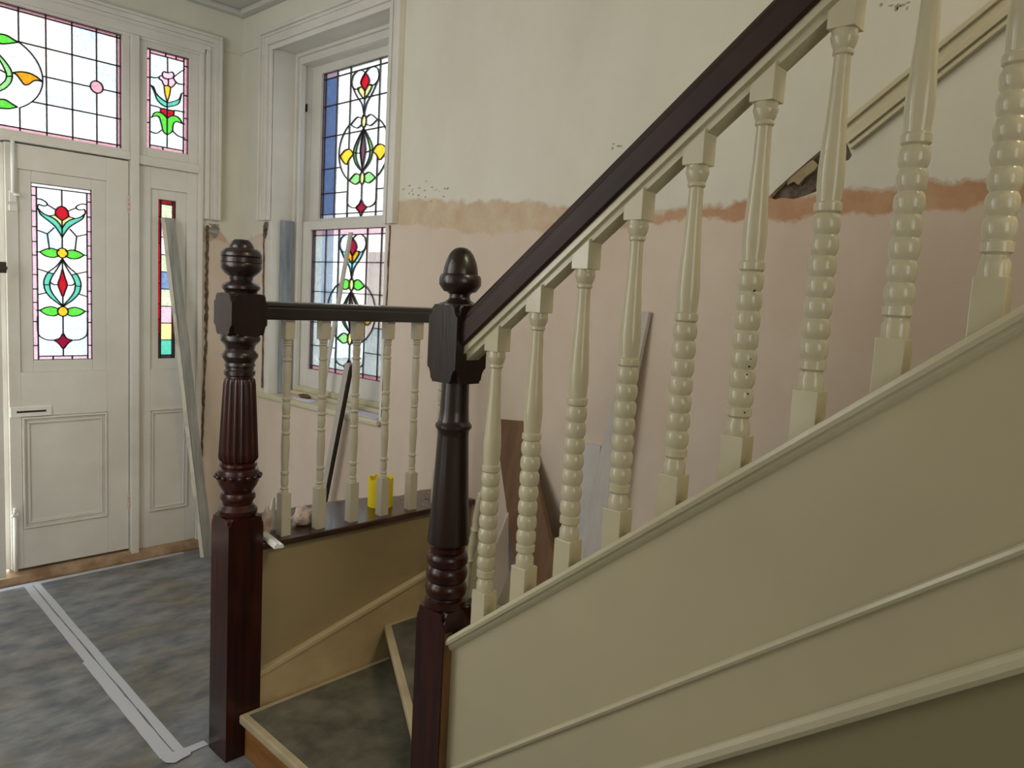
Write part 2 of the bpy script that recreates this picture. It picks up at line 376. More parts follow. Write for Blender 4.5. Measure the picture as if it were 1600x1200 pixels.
mb = MB(); r9 = random.Random(6)
for cx_, cy_p, n_, sp in ((655, 297, 14, 22), (690, 300, 8, 16), (1405, 10, 10, 14), (965, 228, 4, 8), (1150, 160, 8, 20)):
    for k in range(n_):
        p = on(0, XW, cx_+r9.gauss(0, sp), cy_p+r9.gauss(0, sp*.35)); w_ = r9.uniform(.003, .011); h_ = r9.uniform(.002, .006); t_ = r9.uniform(0, 6)
        pl = [(p.y+w_*math.cos(t_+a)*r9.uniform(.6, 1.1), p.z+h_*math.sin(t_+a)*r9.uniform(.6, 1.1)) for a in (0, 1.1, 2.2, 3.3, 4.4, 5.4)]
        mb.prism(pl, XW-.0006, XW+.002, lambda u, v, d: (d, u, v))
tag(mb.build('paint_flakes', mat('flaked_grey_plaster', srgb(166, 156, 136), .9, .2, bump=.5), wr), kind='stuff')
# front wall
fw = cdt_wall([(-.8, 0), (2.1455, 0), (2.1455, 3.1), (-.8, 3.1)], [[(2*.945-1.915, .001), (1.915, .001), (1.915, 2.75), (2*.945-1.915, 2.75)]],
              lambda u, v, d: (u, YF+d, v), .16, 'wall_front', M_wallF)
struct(fw, 'front wall around the entrance, cream paint over pink plaster')
ragged([(324, 352), (322, 520)], .014, 1, YF, .004, rn).build('broken_plaster_edge', M_rough, fw)
ragged([(322, 520), (314, 720)], .010, 1, YF, .003, rn).build('broken_plaster_edge', M_rough, fw)
ragged([(314, 720), (310, 850)], .006, 1, YF, .003, rn).build('broken_plaster_edge', M_rough, fw)
ragged([(334, 350), (333, 372)], .036, 1, YF, .005, rn, 8).build('exposed_mortar_patch', M_cement, fw)

# small picture rail on both walls
struct(MB().box((2.022, YF-.008, 2.772), (XW, YF, 2.784)).build('trim_4', M_white))
struct(MB().box((XW-.008, 3.97, 2.785), (XW, YF-.008, 2.797)).build('trim_5', M_white))
# cornice
struct(MB().box((-.7, YF-.05, 2.97), (XW, YF, 3.0)).box((XW-.05, 1.9, 2.97), (XW, YF-.05, 3.0)).build('trim_6', M_ceil, bevel=.01))

# stepped frame: nested rectangles of a moulded surround. steps: (outer offset, inner offset, projection)
def surround(name, u0, u1, z_top, z_ends, steps, fn, m, label):
    """u0<u1 outer edges, steps inward; z_ends (left, right) where the uprights stop"""
    mb = MB()
    for a, b, d in steps:
        def bx(ua, ub, za, zb): mb.box(fn(ua, za, 0), fn(ub, zb, d))
        bx(u0+a, u1-a, z_top-b, z_top-a)
        bx(u0+a, u0+b, z_ends[0], z_top-b); bx(u1-b, u1-a, z_ends[1], z_top-b)
    return struct(mb.build(name, m, bevel=.003), label)
surround('trim_1', -.131, 2.021, 2.84, (0, 1.853),
         [(0, .012, .012), (.012, .026, .040), (.026, .050, .030), (.050, .073, .022), (.073, .095, .030), (.095, .108, .014), (.108, .130, .020)],
         lambda u, z, d: (u, YF-d, z), M_white, 'moulded white surround of the entrance, its right upright cut short')
surround('trim_2', 2.755, 3.966, 2.847, (1.812, 1.861),
         [(0, .016, .034), (.016, .030, .022), (.030, .062, .018), (.062, .074, .024), (.074, .100, .012)],
         lambda u, z, d: (XW-d, u, z), M_white, 'moulded white architrave around the side window, ends cut off at mid height')

# dado rail up the stairs on the window wall
mb = MB()
y0_, y1_ = .812, -1.2
zA, sl = 1.972, .765
for dz, th, t in ((.046, .016, .030), (.022, .024, .018), (-.006, .028, .026), (-.014, .008, .014), (-.026, .012, .022)):
    prof = [(XW-t, dz), (XW, dz), (XW, dz+th), (XW-t*.9, dz+th), (XW-t, dz+th*.6)]
    vs = [(x, y0_+(d*.36), zA-sl*d*.36+d) for x, d in prof]+[(x, y1_, zA+sl*(y0_-y1_)+d) for x, d in prof]
    n = len(prof)
    mb.add(vs, [tuple(range(n)), tuple(range(2*n-1, n-1, -1))]+[(i, i+n, (i+1) % n+n, (i+1) % n) for i in range(n)])
struct(mb.build('trim_3', M_cream), 'cream dado rail climbing the stair wall, sawn off at its lower end')

# ================================================================== STAINED GLASS
def leaded(parent, planefn, outline, lines, seeds, default, lead_w=.0045, rnd=None, snap=.0045, thick=.004):
    """cuts the outline by the lead lines into panes; every pane is a mesh of its own. planefn(u, v, d)"""
    vs = []; es = []; allp = [list(outline)+[outline[0]]]+[[tuple(p) for p in l_] for l_ in lines]
    segs = [(k, Vector(a), Vector(b)) for k, pl in enumerate(allp) for a, b in zip(pl[:-1], pl[1:])]
    for k, pl in enumerate(allp[1:], 1):          # carry loose ends to the nearest lead line
        for end in (0, -1):
            p = Vector(pl[end]); best = (snap, None)
            for j, a, b in segs:
                if j == k: continue
                d = b-a; t = max(0, min(1, (p-a).dot(d)/max(d.length_squared, 1e-12))); q = a+d*t; dist = (q-p).length
                if dist < best[0]: best = (dist, q, d.normalized() if d.length > 1e-9 else Vector((0, 0)))
            if best[1] is not None and best[0] > 1e-6:
                q = tuple(best[1])
                if end == 0: pl.insert(0, q)
                else: pl.append(q)
    for pl in allp:
        n = len(vs); vs += [Vector(p) for p in pl]; es += [(n+i, n+i+1) for i in range(len(pl)-1)]
    V, E_, F_, _, oe, _ = delaunay_2d_cdt(vs, es, [], 0, 4e-4)
    cons = {frozenset(e) for e, o in zip(E_, oe) if len(o)}
    ef = {}
    for k, f in enumerate(F_):
        for i in range(3): ef.setdefault(frozenset((f[i], f[(i+1) % 3])), []).append(k)
    par = list(range(len(F_)))
    def find(a):
        while par[a] != a: par[a] = par[par[a]]; a = par[a]
        return a
    for e, fl in ef.items():
        if e not in cons and len(fl) == 2: par[find(fl[0])] = find(fl[1])
    groups = {}
    umin, umax = min(p[0] for p in outline), max(p[0] for p in outline); vmin, vmax = min(p[1] for p in outline), max(p[1] for p in outline)
    for k, f in enumerate(F_):
        c = sum((V[i] for i in f), Vector((0, 0)))/3
        if umin < c.x < umax and vmin < c.y < vmax: groups.setdefault(find(k), []).append(k)
    def intri(p, f):
        a, b, c = (V[i] for i in f)
        cr = lambda o, x, y: (x[0]-o[0])*(y[1]-o[1])-(x[1]-o[1])*(y[0]-o[0])
        s1, s2, s3 = cr(a, b, p), cr(b, c, p), cr(c, a, p)
        return (s1 >= 0) == (s2 >= 0) == (s3 >= 0)
    colour = {}
    for p, c in seeds:
        for g, ks in groups.items():
            if any(intri(p, F_[k]) for k in ks): colour[g] = c
    rnd = rnd or random.Random(1)
    for g, ks in groups.items():
        area_ = sum(abs((V[F_[k][1]]-V[F_[k][0]]).cross(V[F_[k][2]]-V[F_[k][0]]))/2 for k in ks)
        if area_ < 6e-6: continue
        cen = sum((sum((V[i] for i in F_[k]), Vector((0, 0)))/3*1.0 for k in ks), Vector((0, 0)))/len(ks)
        c = colour.get(g) or (default(cen) if callable(default) else default)
        used = sorted({i for k in ks for i in F_[k]}); ix = {i: j for j, i in enumerate(used)}; n = len(used)
        fs = [tuple(ix[i] for i in F_[k]) for k in ks]+[tuple(ix[i]+n for i in reversed(F_[k])) for k in ks]
        cnt = {}
        for k in ks:
            f = F_[k]
            for i in range(3): cnt.setdefault(frozenset((f[i], f[(i+1) % 3])), []).append((f[i], f[(i+1) % 3]))
        fs += [(ix[e[0][1]], ix[e[0][0]], ix[e[0][0]]+n, ix[e[0][1]]+n) for e in cnt.values() if len(e) == 1]
        mb = MB().add([planefn(V[i].x, V[i].y, 0) for i in used]+[planefn(V[i].x, V[i].y, thick) for i in used], fs)
        o = mb.build('pane', G[c], parent)
        if c not in ('clear', 'clearb', 'clearp'): o['label'] = G[c].name.replace('_', ' ')+' pane'
    mb = MB()
    for pl in allp:
        for a, b in zip(pl[:-1], pl[1:]):
            a = Vector(a); b = Vector(b); d = b-a
            if d.length < 1e-5: continue
            d.normalize(); nrm = Vector((-d.y, d.x))*lead_w/2; a = a-d*lead_w*.25; b = b+d*lead_w*.25
            mb.prism([a+nrm, b+nrm, b-nrm, a-nrm], -.0035, thick+.0035, planefn)
    o = mb.build('lead_came', M_lead, parent); o['label'] = 'dark lead strips between the panes'
    return o

def conv(pts, sc, ox, oy, ax, val, k):        # crop coordinates -> plane coordinates
    out = []
    for a, b in pts:
        p = on(ax, val, ox+a/sc, oy+b/sc); out.append((p[k], p.z))
    return out
def mirror(pts, c): return [(2*c-a, b) for a, b in pts]
def axis_snap(pl, c, e=.006): return [((c if abs(a-c) < e and i in (0, len(pl)-1) else a), b) for i, (a, b) in enumerate(pl)]
def rectl(u0, v0, u1, v1): return [(u0, v0), (u1, v0), (u1, v1), (u0, v1)]
def circ(c, rx, ry=None, n=18):
    ry = ry or rx
    return [(c[0]+rx*math.cos(2*math.pi*i/n), c[1]+ry*math.sin(2*math.pi*i/n)) for i in range(n+1)]

# ---- entrance frame: posts, rails (one piece of joinery with the lights as windows of the setting)
YG = 4.21; uc = .945; LX = 2*uc-1.536     # centre of the entrance, left edge of its opening
fr = MB()
for s in (0, 1):
    fx = (lambda x: x) if s == 0 else (lambda x: 2*uc-x)
    fr.box((fx(1.537), 4.165, 0), (fx(1.576), 4.29, 2.72)); fr.box((fx(1.892), 4.178, 0), (fx(1.916), 4.29, 2.72))
    fr.box((fx(1.576), 4.175, 2.092), (fx(1.892), 4.29, 2.138))
fr.box((2*uc-1.916, 4.17, 2.722), (1.916, 4.29, 2.75)); fr.box((LX, 4.172, 2.106), (1.537, 4.29, 2.145))
fr.box((LX, 4.240, 2.07), (1.537, 4.262, 2.106)); fr.box((1.518, 4.240, .05), (1.537, 4.262, 2.106)); fr.box((LX, 4.240, .05), (LX+.018, 4.262, 2.106)); fr.box((.99, 4.240, .049), (1.537, 4.262, .075))
ef_ = struct(fr.build('trim_7', M_white, bevel=.003), 'white timber posts and rails of the entrance frame')

# transom
t_v = [1.059, 1.170, 1.281, 1.390, 1.484]; TU1, TU0 = 1.502, 2*uc-1.502; TZ0, TZ1 = 2.156, 2.711
hz = [2.694, 2.559, 2.429, 2.303, 2.173]
def tc_(pts): return conv(pts, 4.8, 0, 0, 1, YG, 0)
lines = []
CZ = 2.411; ta = math.radians(57.1)
ovl = [(uc+.21*math.cos(a), CZ+.174*math.sin(a)) for a in [-ta+k*2*ta/20 for k in range(21)]]
for sgn in (1, -1):
    X = lambda x: uc+sgn*(x-uc)
    lines += [[(X(1.484), TZ0), (X(1.484), TZ1)], [(X(1.170), TZ0), (X(1.170), TZ1)], [(X(1.281), TZ0), (X(1.281), TZ1)], [(X(1.390), TZ0), (X(1.390), 2.434-.029)], [(X(1.390), 2.434+.029), (X(1.390), TZ1)]]
    lines += [[(X(1.059), TZ1), (X(1.059), 2.557)], [(X(1.059), 2.265), (X(1.059), TZ0)]]
    lines += [[(X(1.059), 2.559), (X(TU1), 2.559)], [(X(1.154), 2.429), (X(1.361), 2.429)], [(X(1.419), 2.429), (X(TU1), 2.429)],
              [(X(1.112), 2.303), (X(TU1), 2.303)], circ((X(1.390), 2.434), .029)]
lines += [[(TU0, 2.694), (TU1, 2.694)], [(TU0, 2.173), (TU1, 2.173)], ovl, mirror(ovl, uc)]
a_, b_, c_, d_ = (tc_([p])[0] for p in ((0, 255), (0, 326), (0, 745), (0, 810)))
zt_, zb_n = (a_[1]+b_[1])/2, (c_[1]+d_[1])/2
sd = []
def both(p, c): sd.extend([(p, c), (mirror([p], uc)[0], c)])
for zn, up, dn in ((zt_, [(0, 255), (50, 265), (100, 295), (138, 316)], [(0, 326), (40, 328), (100, 322), (138, 316)]), (zb_n, [(0, 745), (40, 748), (90, 778), (130, 803)], [(0, 810), (60, 815), (100, 810), (130, 803)])):
    lines.append(circ((uc, zn), .020, .028))
    for pl in (up, dn):
        q = [(uc+.018, zn+(.014 if pl is up else -.014))]+tc_(pl); q = catmull(q); lines += [q, mirror(q, uc)]
    sd.append(((uc, zn), 'pyellow')); both((uc+.05, zn), 'green')
ro = catmull([(uc, zt_-.030)]+tc_([(0, 415), (40, 460), (80, 520), (93, 570), (80, 620), (40, 662), (0, 682)])+[(uc, zb_n+.030)]); ri = catmull([(uc, zt_-.034)]+tc_([(0, 455), (30, 510), (48, 560), (40, 600), (0, 640)])+[(uc, zb_n+.034)])
ya = catmull(tc_([(95, 545), (150, 538), (215, 547), (270, 572), (318, 612)])); yb = catmull(tc_([(95, 545), (125, 560), (155, 600), (185, 635), (220, 630), (250, 608), (280, 602), (318, 612)]))
le = catmull([(uc, zt_-.045), (uc+.02, CZ+.01), (uc, zb_n+.045)])
for pl in (ro, ri, ya, yb, tc_([(48, 572), (93, 572)]), le, [(uc+.02, CZ+.01), tc_([(44, 546)])[0]]): lines += [pl, mirror(pl, uc)]
for p, c in (((60, 530), 'lgreen'), ((60, 615), 'lgreen'), ((190, 590), 'orange')): both(tc_([p])[0], c)
sd.append(((uc, CZ), 'purple'))
both((1.390, 2.434), 'pink')
def tdef(c):
    if c.y > 2.694 or c.y < 2.173 or abs(c.x-uc) > .539: return 'pink'
    if c.x < 1.25 and c.y > 2.45: return 'clearp'
    return 'clear' if (c.x*7.3+c.y*5.1) % 1 > .15 else 'clearb'
w2 = struct(MB().box((TU1+.034, 4.185, 2.146), (TU1, 4.24, 2.722)).box((TU0-.034, 4.185, 2.146), (TU0, 4.24, 2.722)).box((TU0, 4.185, 2.146), (TU1, 4.24, TZ0)).box((TU0, 4.185, TZ1), (TU1, 4.24, 2.722)).build('window_2', M_white, bevel=.002),
            'wide leaded transom over the entrance doors')
leaded(w2, lambda u, v, d: (u, YG+d, v), rectl(TU0, TZ0, TU1, TZ1), lines, sd, tdef, .0050)

# small upper sidelight (right), with its mirror image on the far left of the entrance out of frame left plain
U0, U1, V0, V1 = 1.623, 1.842, 2.185, 2.682
def sc_(pts): return conv(pts, 4.8, 0, 0, 1, YG, 0)
lines = []
iu0, iu1 = 1.645, 1.819; iv0, iv1 = 2.203, 2.663
lines += [[(iu0, V0), (iu0, V1)], [(iu1, V0), (iu1, V1)], [(iu0, iv0), (iu1, iv0)], [(iu0, iv1), (iu1, iv1)]]
for y in (440, 580, 750, 918): z = sc_([(1115, y)])[0][1]; lines.append([(U0, z), (iu0, z)])
for y in (500, 720, 890, 1050): z = sc_([(1400, y)])[0][1]; lines.append([(iu1, z), (U1, z)])
for x in (1243, 1322): u = sc_([(x, 400)])[0][0]; lines.append([(u, iv1), (u, V1)])
u = sc_([(1222, 1100)])[0][0]; lines.append([(u, V0), (u, iv0)])
C_ = lambda p, n=4, c=False: catmull(sc_(p), n, c)
ucx = sc_([(1255, 850)])[0][0]
lines += [[(ucx, iv1), sc_([(1258, 540)])[0]], [sc_([(1255, 765)])[0], (ucx, iv0)]]
lobeT = [(1218, 565), (1218, 550), (1230, 537), (1258, 545), (1290, 540), (1305, 560), (1297, 582), (1265, 592), (1232, 585)]
lobeL = [(1218, 565), (1197, 572), (1195, 590), (1215, 605), (1225, 630), (1240, 642), (1260, 640), (1264, 615), (1262, 592)]
lobeR = [(1260, 640), (1285, 655), (1305, 640), (1320, 618), (1308, 598), (1300, 580)]
lines += [C_(lobeT, 4, True), C_(lobeL), C_(lobeR)]
lines += [sc_([(1230, 642), (1238, 705), (1255, 768)]), sc_([(1282, 654), (1272, 715), (1255, 768)])]
lines += [C_([(1133, 640), (1155, 655), (1172, 700), (1215, 742), (1255, 770)]), C_([(1136, 642), (1158, 690), (1178, 745), (1215, 785), (1255, 803)]),
          C_([(1378, 698), (1360, 703), (1345, 740), (1310, 758), (1255, 772)]), C_([(1255, 803), (1310, 792), (1345, 770), (1362, 705)])]
lines += [sc_([(1205, 812), (1230, 815), (1255, 822), (1285, 828), (1308, 830), (1303, 868)]), sc_([(1205, 812), (1203, 842)])]
lines += [C_([(1140, 878), (1160, 845), (1200, 842), (1230, 860), (1255, 888)]), C_([(1140, 878), (1170, 870), (1195, 880), (1210, 930), (1225, 985), (1255, 1012)]),
          C_([(1255, 888), (1290, 868), (1330, 875), (1355, 900), (1365, 925)]), C_([(1365, 925), (1320, 912), (1300, 935), (1292, 985), (1255, 1012)])]
for p in ([(1128, 575), (1160, 583), (1193, 578)], [(1306, 577), (1345, 545), (1385, 520)], [(1316, 612), (1345, 630), (1384, 632)], [(1128, 788), (1180, 800), (1205, 812)],
          [(1308, 828), (1340, 832), (1384, 842)], [(1128, 986), (1175, 1000), (1213, 975)], [(1295, 980), (1330, 1015), (1385, 1037)], [(1131, 880), (1140, 878)], [(1365, 925), (1384, 930)]):
    lines.append(C_(p))
sd = [(sc_([p])[0], c) for p, c in (((1260, 565), 'lpink'), ((1230, 610), 'lpink'), ((1290, 620), 'lpink'), ((1255, 700), 'yellow'), ((1200, 750), 'teal'), ((1325, 768), 'teal'),
      ((1235, 835), 'red'), ((1280, 845), 'red'), ((1225, 930), 'green'), ((1290, 900), 'green'), ((1165, 860), 'green'), ((1340, 900), 'green'))]
sdef = lambda c: 'pink' if (c.x < iu0 or c.x > iu1 or c.y < iv0 or c.y > iv1) else ('clearb' if c.x < ucx else 'clear')
def frame_mb(u0, v0, u1, v1, a0, b0, a1, b1, y0, y1):
    return MB().box((u0, y0, v0), (a0, y1, v1)).box((a1, y0, v0), (u1, y1, v1)).box((a0, y0, v0), (a1, y1, b0)).box((a0, y0, b1), (a1, y1, v1))
w3 = struct(frame_mb(1.577, 2.139, 1.891, 2.721, U0, V0, U1, V1, 4.19, 4.24).build('window_3', M_white, bevel=.003), 'small leaded sidelight with a pink flower, upper right of the entrance')
leaded(w3, lambda u, v, d: (u, YG+d, v), rectl(U0, V0, U1, V1), lines, sd, sdef, .0045)
# mirror sidelights left of the doors (outside the photo, kept simple)
struct(MB().box((-.02, 4.2, .03), (LX, 4.25, 2.1)).box((-.02, 4.2, 2.14), (LX, 4.25, 2.72)).build('trim_8', M_white))

# lower sidelight panel: frame, narrow leaded light, moulded lower panel
U0, U1, V0, V1 = 1.688, 1.780, 1.086, 1.931
w4 = struct(frame_mb(1.577, .03, 1.891, 2.091, 1.644, 1.028, 1.835, 1.981, 4.196, 4.24).build('window_4', M_white, bevel=.002), 'narrow leaded sidelight panel right of the entrance doors')
frame_mb(1.644, 1.028, 1.835, 1.981, U0, V0, U1, V1, 4.206, 4.235).build('glazing_bead', M_white, w4, bevel=.002)
mb = MB()
def bead_frame(mb, u0, v0, u1, v1, y, steps):
    o = 0
    for wd, d in steps:
        mb.box((u0+o, y-d, v0+o), (u1-o, y+.002, v0+o+wd)); mb.box((u0+o, y-d, v1-o-wd), (u1-o, y+.002, v1-o))
        mb.box((u0+o, y-d, v0+o+wd), (u0+o+wd, y+.002, v1-o-wd)); mb.box((u1-o-wd, y-d, v0+o+wd), (u1-o, y+.002, v1-o-wd)); o += wd
    return mb
bead_frame(mb, 1.636, .25, 1.843, .812, 4.196, ((.006, .012), (.010, .005), (.006, .009))).build('panel_moulding', M_white, w4, bevel=.0015)
hs = [1.908, 1.826, 1.735, 1.643, 1.552, 1.460, 1.368, 1.277, 1.186, 1.104]
lines = [[(1.704, V0), (1.704, V1)], [(1.766, V0), (1.766, V1)]]+[[(1.704, z), (1.766, z)] for z in hs]
lines += [[(U0, z), (1.704, z)] for z in (1.84, 1.70, 1.60, 1.49, 1.38, 1.30, 1.22)]+[[(1.766, z), (U1, z)] for z in (1.86, 1.77, 1.66, 1.55, 1.44, 1.33, 1.22)]
cols = ['pgreen', 'lpink', 'clearp', 'pgreen', 'blue', 'pgreen', 'lpink', 'pyellow', 'teal']
sd = [((1.735, (hs[i]+hs[i+1])/2), cols[i]) for i in range(9)]
ldef = lambda c: 'brown' if c.y < 1.22 else ('red' if c.x < 1.704 and 1.30 < c.y < 1.70 else 'dred')
leaded(w4, lambda u, v, d: (u, YG+d+.004, v), rectl(U0, V0, U1, V1), lines, sd, ldef, .0045)

# ---- door leaves
def door_glass(parent):
    U0, U1, V0, V1 = 1.099, 1.362, 1.089, 1.931; c0 = (U0+U1)/2
    Dg = lambda p: conv(p, 3.3333, 0, 240, 1, YG, 0)
    ln = []; bu0, bu1, bv0, bv1 = U0+.023, U1-.020, V0+.018, V1-.017
    ln += [[(bu0, V0), (bu0, bv1)], [(bu1, V0), (bu1, bv1)], [(U0, bv1), (U1, bv1)], [(bu0, bv0), (bu1, bv0)]]
    for y in (218, 300, 380, 458, 528, 630, 705, 775, 875, 1000):
        z = Dg([(180, y)])[0][1]; ln += [[(U0, z), (bu0, z)], [(bu1, z), (U1, z)]]
    ln += [[(c0-.045, V0), (c0-.045, bv0)], [(c0+.04, V0), (c0+.04, bv0)]]
    off = c0-Dg([(325, 500)])[0][0]
    P = lambda p, n=4, cl=False: catmull([(a+off, b) for a, b in Dg(p)], n, cl)
    Q = lambda p: [(a+off, b) for a, b in Dg(p)]
    def mm(pl): pl = axis_snap(pl, c0); ln.append(pl); ln.append(mirror(pl, c0))
    zc = lambda y: Dg([(325, y)])[0][1]
    ln += [[(c0, V1-.017), (c0, zc(273))]]
    mm(P([(325, 273), (305, 279), (291, 295), (287, 318)])); mm(P([(287, 318), (300, 331), (325, 350)]))
    mm(P([(258, 324), (287, 320)], 2)); mm(P([(258, 326), (280, 337), (303, 356), (325, 390)]))
    ln += [[(c0, zc(350)), (c0, zc(435))]]
    mm(P([(200, 290), (213, 318), (250, 347), (290, 382), (325, 437)])); mm(P([(200, 288), (225, 311), (258, 326)]))
    mm(P([(192, 235), (215, 238), (240, 253), (247, 266), (232, 273), (212, 268), (201, 265), (196, 278), (200, 290)]))
    mm(Q([(247, 266), (290, 292)])); mm(Q([(193, 398), (247, 418), (282, 386)])); mm(Q([(247, 418), (258, 498)]))
    ln += [[(c0, zc(437)), (c0, zc(491))]]
    for yc_ in (518, 822):
        ln.append(circ((c0, zc(yc_)), .0235))
        dy = yc_-518
        mm(P([(207, 512+dy), (235, 499+dy), (265, 493+dy), (290, 499+dy), (308, 506+dy)])); mm(P([(308, 531+dy), (290, 539+dy), (275, 541+dy), (240, 534+dy), (207, 512+dy)])); mm(Q([(190, 512+dy), (207, 512+dy)]))
    mm(P([(325, 547), (295, 585), (250, 620), (231, 655), (229, 685), (240, 720), (270, 755), (310, 785), (325, 796)]))
    mm(P([(325, 555), (300, 598), (275, 635), (262, 665), (260, 685), (267, 715), (290, 750), (325, 790)]))
    mm(Q([(229, 683), (260, 683)])); ln += [[(c0, zc(556)), (c0, zc(600))], [(c0, zc(745)), (c0, zc(793))]]
    mm(P([(325, 600), (315, 640), (303, 680), (314, 715), (325, 745)])); mm(P([(260, 668), (280, 682), (303, 682)]))
    mm(Q([(194, 600), (278, 626)])); mm(Q([(196, 735), (240, 725)]))
    ln += [[(c0, zc(850)), (c0, zc(938))], [(c0, zc(1015)), (c0, bv0)]]
    mm(P([(325, 938), (318, 955), (303, 966), (283, 972), (300, 984), (314, 998), (325, 1015)])); mm(P([(196, 850), (198, 930), (213, 955), (245, 970), (283, 972)]))
    sd = []
    def b2(p, c):
        q = Q([p])[0]; sd.extend([(q, c), (mirror([q], c0)[0], c)])
    for p, c in (((315, 310), 'red'), ((290, 333), 'pyellow'), ((270, 350), 'teal'), ((240, 328), 'teal'), ((310, 395), 'teal'), ((255, 515), 'green'), ((255, 820), 'green'), ((320, 518), 'yellow'), ((320, 822), 'yellow'),
                 ((245, 655), 'teal'), ((245, 705), 'teal'), ((285, 755), 'teal'), ((318, 680), 'red'), ((315, 975), 'crimson')): b2(p, c)
    def df(c):
        if c.x < bu0 or c.x > bu1 or (c.y < bv0): return 'lpink'
        if c.y > bv1: return 'clear'
        return 'clearb' if c.y < 1.35 or (c.x*9+c.y*7) % 1 > .8 else ('clearp' if (c.x*5+c.y*3) % 1 > .7 else 'clear')
    leaded(parent, lambda u, v, d: (u, YG+d, v), rectl(U0, V0, U1, V1), ln, sd, df, .0048)

def leaf(name, label, x0, x1, glassfn):
    gx0, gx1 = 1.042, 1.428   # recess of the glazed upper part
    mb = MB(); y0, y1 = 4.195, 4.238
    mb.box((x0, y0, .062), (gx0, y1, 2.10)).box((gx1, y0, .062), (x1, y1, 2.10))
    mb.box((gx0, y0, 1.986), (gx1, y1, 2.10)).box((gx0, y0, .815), (gx1, y1, 1.032)).box((gx0, y0, .062), (gx1, y1, .258))
    d = struct(mb.build(name, M_white, bevel=.002), label)
    frame_mb(gx0, 1.032, gx1, 1.986, 1.099, 1.089, 1.362, 1.931, 4.204, 4.234).build('glazing_bead', M_white, d, bevel=.003)
    MB().box((gx0, 4.205, .258), (gx1, 4.228, .815)).build('lower_panel', M_white, d)
    bead_frame(MB(), gx0+.002, .26, gx1-.002, .813, 4.205, ((.010, .016), (.012, .004), (.010, .010), (.006, .003))).build('panel_moulding', M_white, d, bevel=.0025)
    glassfn(d)
    return d

d1 = leaf('door_1', 'fixed white leaf of the entrance doors with a tall leaded flower light', .992, 1.534, door_glass)
MB().box((.954, 4.215, .064), (.992, 4.237, 2.098)).build('meeting_bead', M_white, d1, bevel=.003)
# letter slot, bolts, hinges on the fixed leaf
ls = MB().box((.994, 4.186, .817), (1.171, 4.195, .866)).build('letter_slot', M_white2, d1, bevel=.003)
MB().box((1.02, 4.183, .838), (1.145, 4.187, .846)).build('slot_opening', M_dark, ls)
mb = MB().tube([(1.004, 4.180, .06), (1.004, 4.180, .33)], .009).box((.990, 4.186, .29), (1.022, 4.195, .345)); mb.box((.992, 4.174, .335), (1.018, 4.186, .343)); mb.tube([(1.004, 4.183, .345), (1.004, 4.176, .375)], .007)
mb.build('flush_bolt', M_white2, d1)
mb = MB().tube([(1.02, 4.180, 1.87), (1.02, 4.180, 2.14)], .009).box((1.006, 4.186, 1.83), (1.034, 4.195, 1.88)); mb.tube([(1.02, 4.178, 1.865), (1.046, 4.170, 1.863)], .006); mb.box((1.004, 4.182, 1.79), (1.036, 4.195, 1.815))
mb.build('flush_bolt', M_white2, d1)
for z0, z1 in ((1.833, 1.93), (.279, .367)):
    mb = MB()
    for k in range(4):
        a = z0+(z1-z0)*k/4; mb.tube([(1.5365, 4.188, a+.002), (1.5365, 4.188, a+(z1-z0)/4-.002)], .0065)
    mb.build('hinge', mat('painted_rusty_hinge', srgb(196, 170, 150), .5, .4), d1)
# the other leaf, standing ajar: seen only by its edge
def plain_glass(d): MB().box((1.099, 4.212, 1.089), (1.362, 4.216, 1.931)).build('pane', G['clear'], d)
d2 = leaf('door_2', 'second white entrance leaf standing ajar at the left edge of the view', .992, 1.530, plain_glass)
hx, hy = LX+.003, 4.2
T = Matrix.Translation((hx, hy, 0)) @ Matrix.Rotation(math.radians(-8.6), 4, 'Z') @ Matrix.Diagonal((-1.11, 1, 1, 1)) @ Matrix.Translation((-1.530, -4.2, 0))
for o in [d2]+list(d2.children):
    o.data.transform(T); o.data.flip_normals()
mb = MB().box((.935, 4.088, 1.50), (.966, 4.10, 1.55)); mb.box((.93, 4.08, 1.515), (.968, 4.092, 1.53))
mb.build('latch_keep', M_metal, d2)
thr = struct(MB().prism([(4.145, 0), (4.145, .012), (4.16, .038), (4.19, .050), (4.30, .050), (4.30, 0)], LX, 1.915, lambda u, v, d: (d, u, v)).build('trim_9', M_thresh, bevel=.004), 'worn brown timber threshold under the entrance doors')

# ---- side window
XU, XL = 2.37, 2.325
yc_w = 3.355; GY0, GY1 = yc_w-.3725, yc_w+.3725
fr = MB()
# reveal lining and frame (box frame with stops)
fr.box((XW+.003, WY1, WZ0-.01), (2.44, WY1+.0535, WZ1+.0195)); fr.box((XW+.003, WY0-.0195, WZ0-.01), (2.44, WY0, WZ1+.0195)); fr.box((XW+.003, WY0, WZ1), (2.44, WY1, WZ1+.0195))
for (a, b, x0) in ((0, .018, 2.275), (.018, .050, 2.288), (.050, .062, 2.275)):
    fr.box((x0, WY1-b, WZ0), (2.305, WY1-a, WZ1-a)); fr.box((x0, WY0+a, WZ0), (2.305, WY0+b, WZ1-a)); fr.box((x0, WY0+b, WZ1-b), (2.305, WY1-b, WZ1-a))
for (a, b) in (((2.305, WY1-.0495, WZ0), (2.44, WY1, WZ1)), ((2.305, WY0, WZ0), (2.44, WY0+.0495, WZ1)), ((2.305, WY0+.0495, 2.736), (2.44, WY1-.0495, WZ1)), ((2.349, WY0+.0495, WZ0), (2.44, WY1-.0495, .954)), ((2.305, WY0+.0495, 2.699), (2.3515, WY1-.0495, WZ1))): fr.box(a, b)
w1 = struct(fr.build('window_1', M_white, bevel=.003), 'tall double-hung leaded window in the side wall')
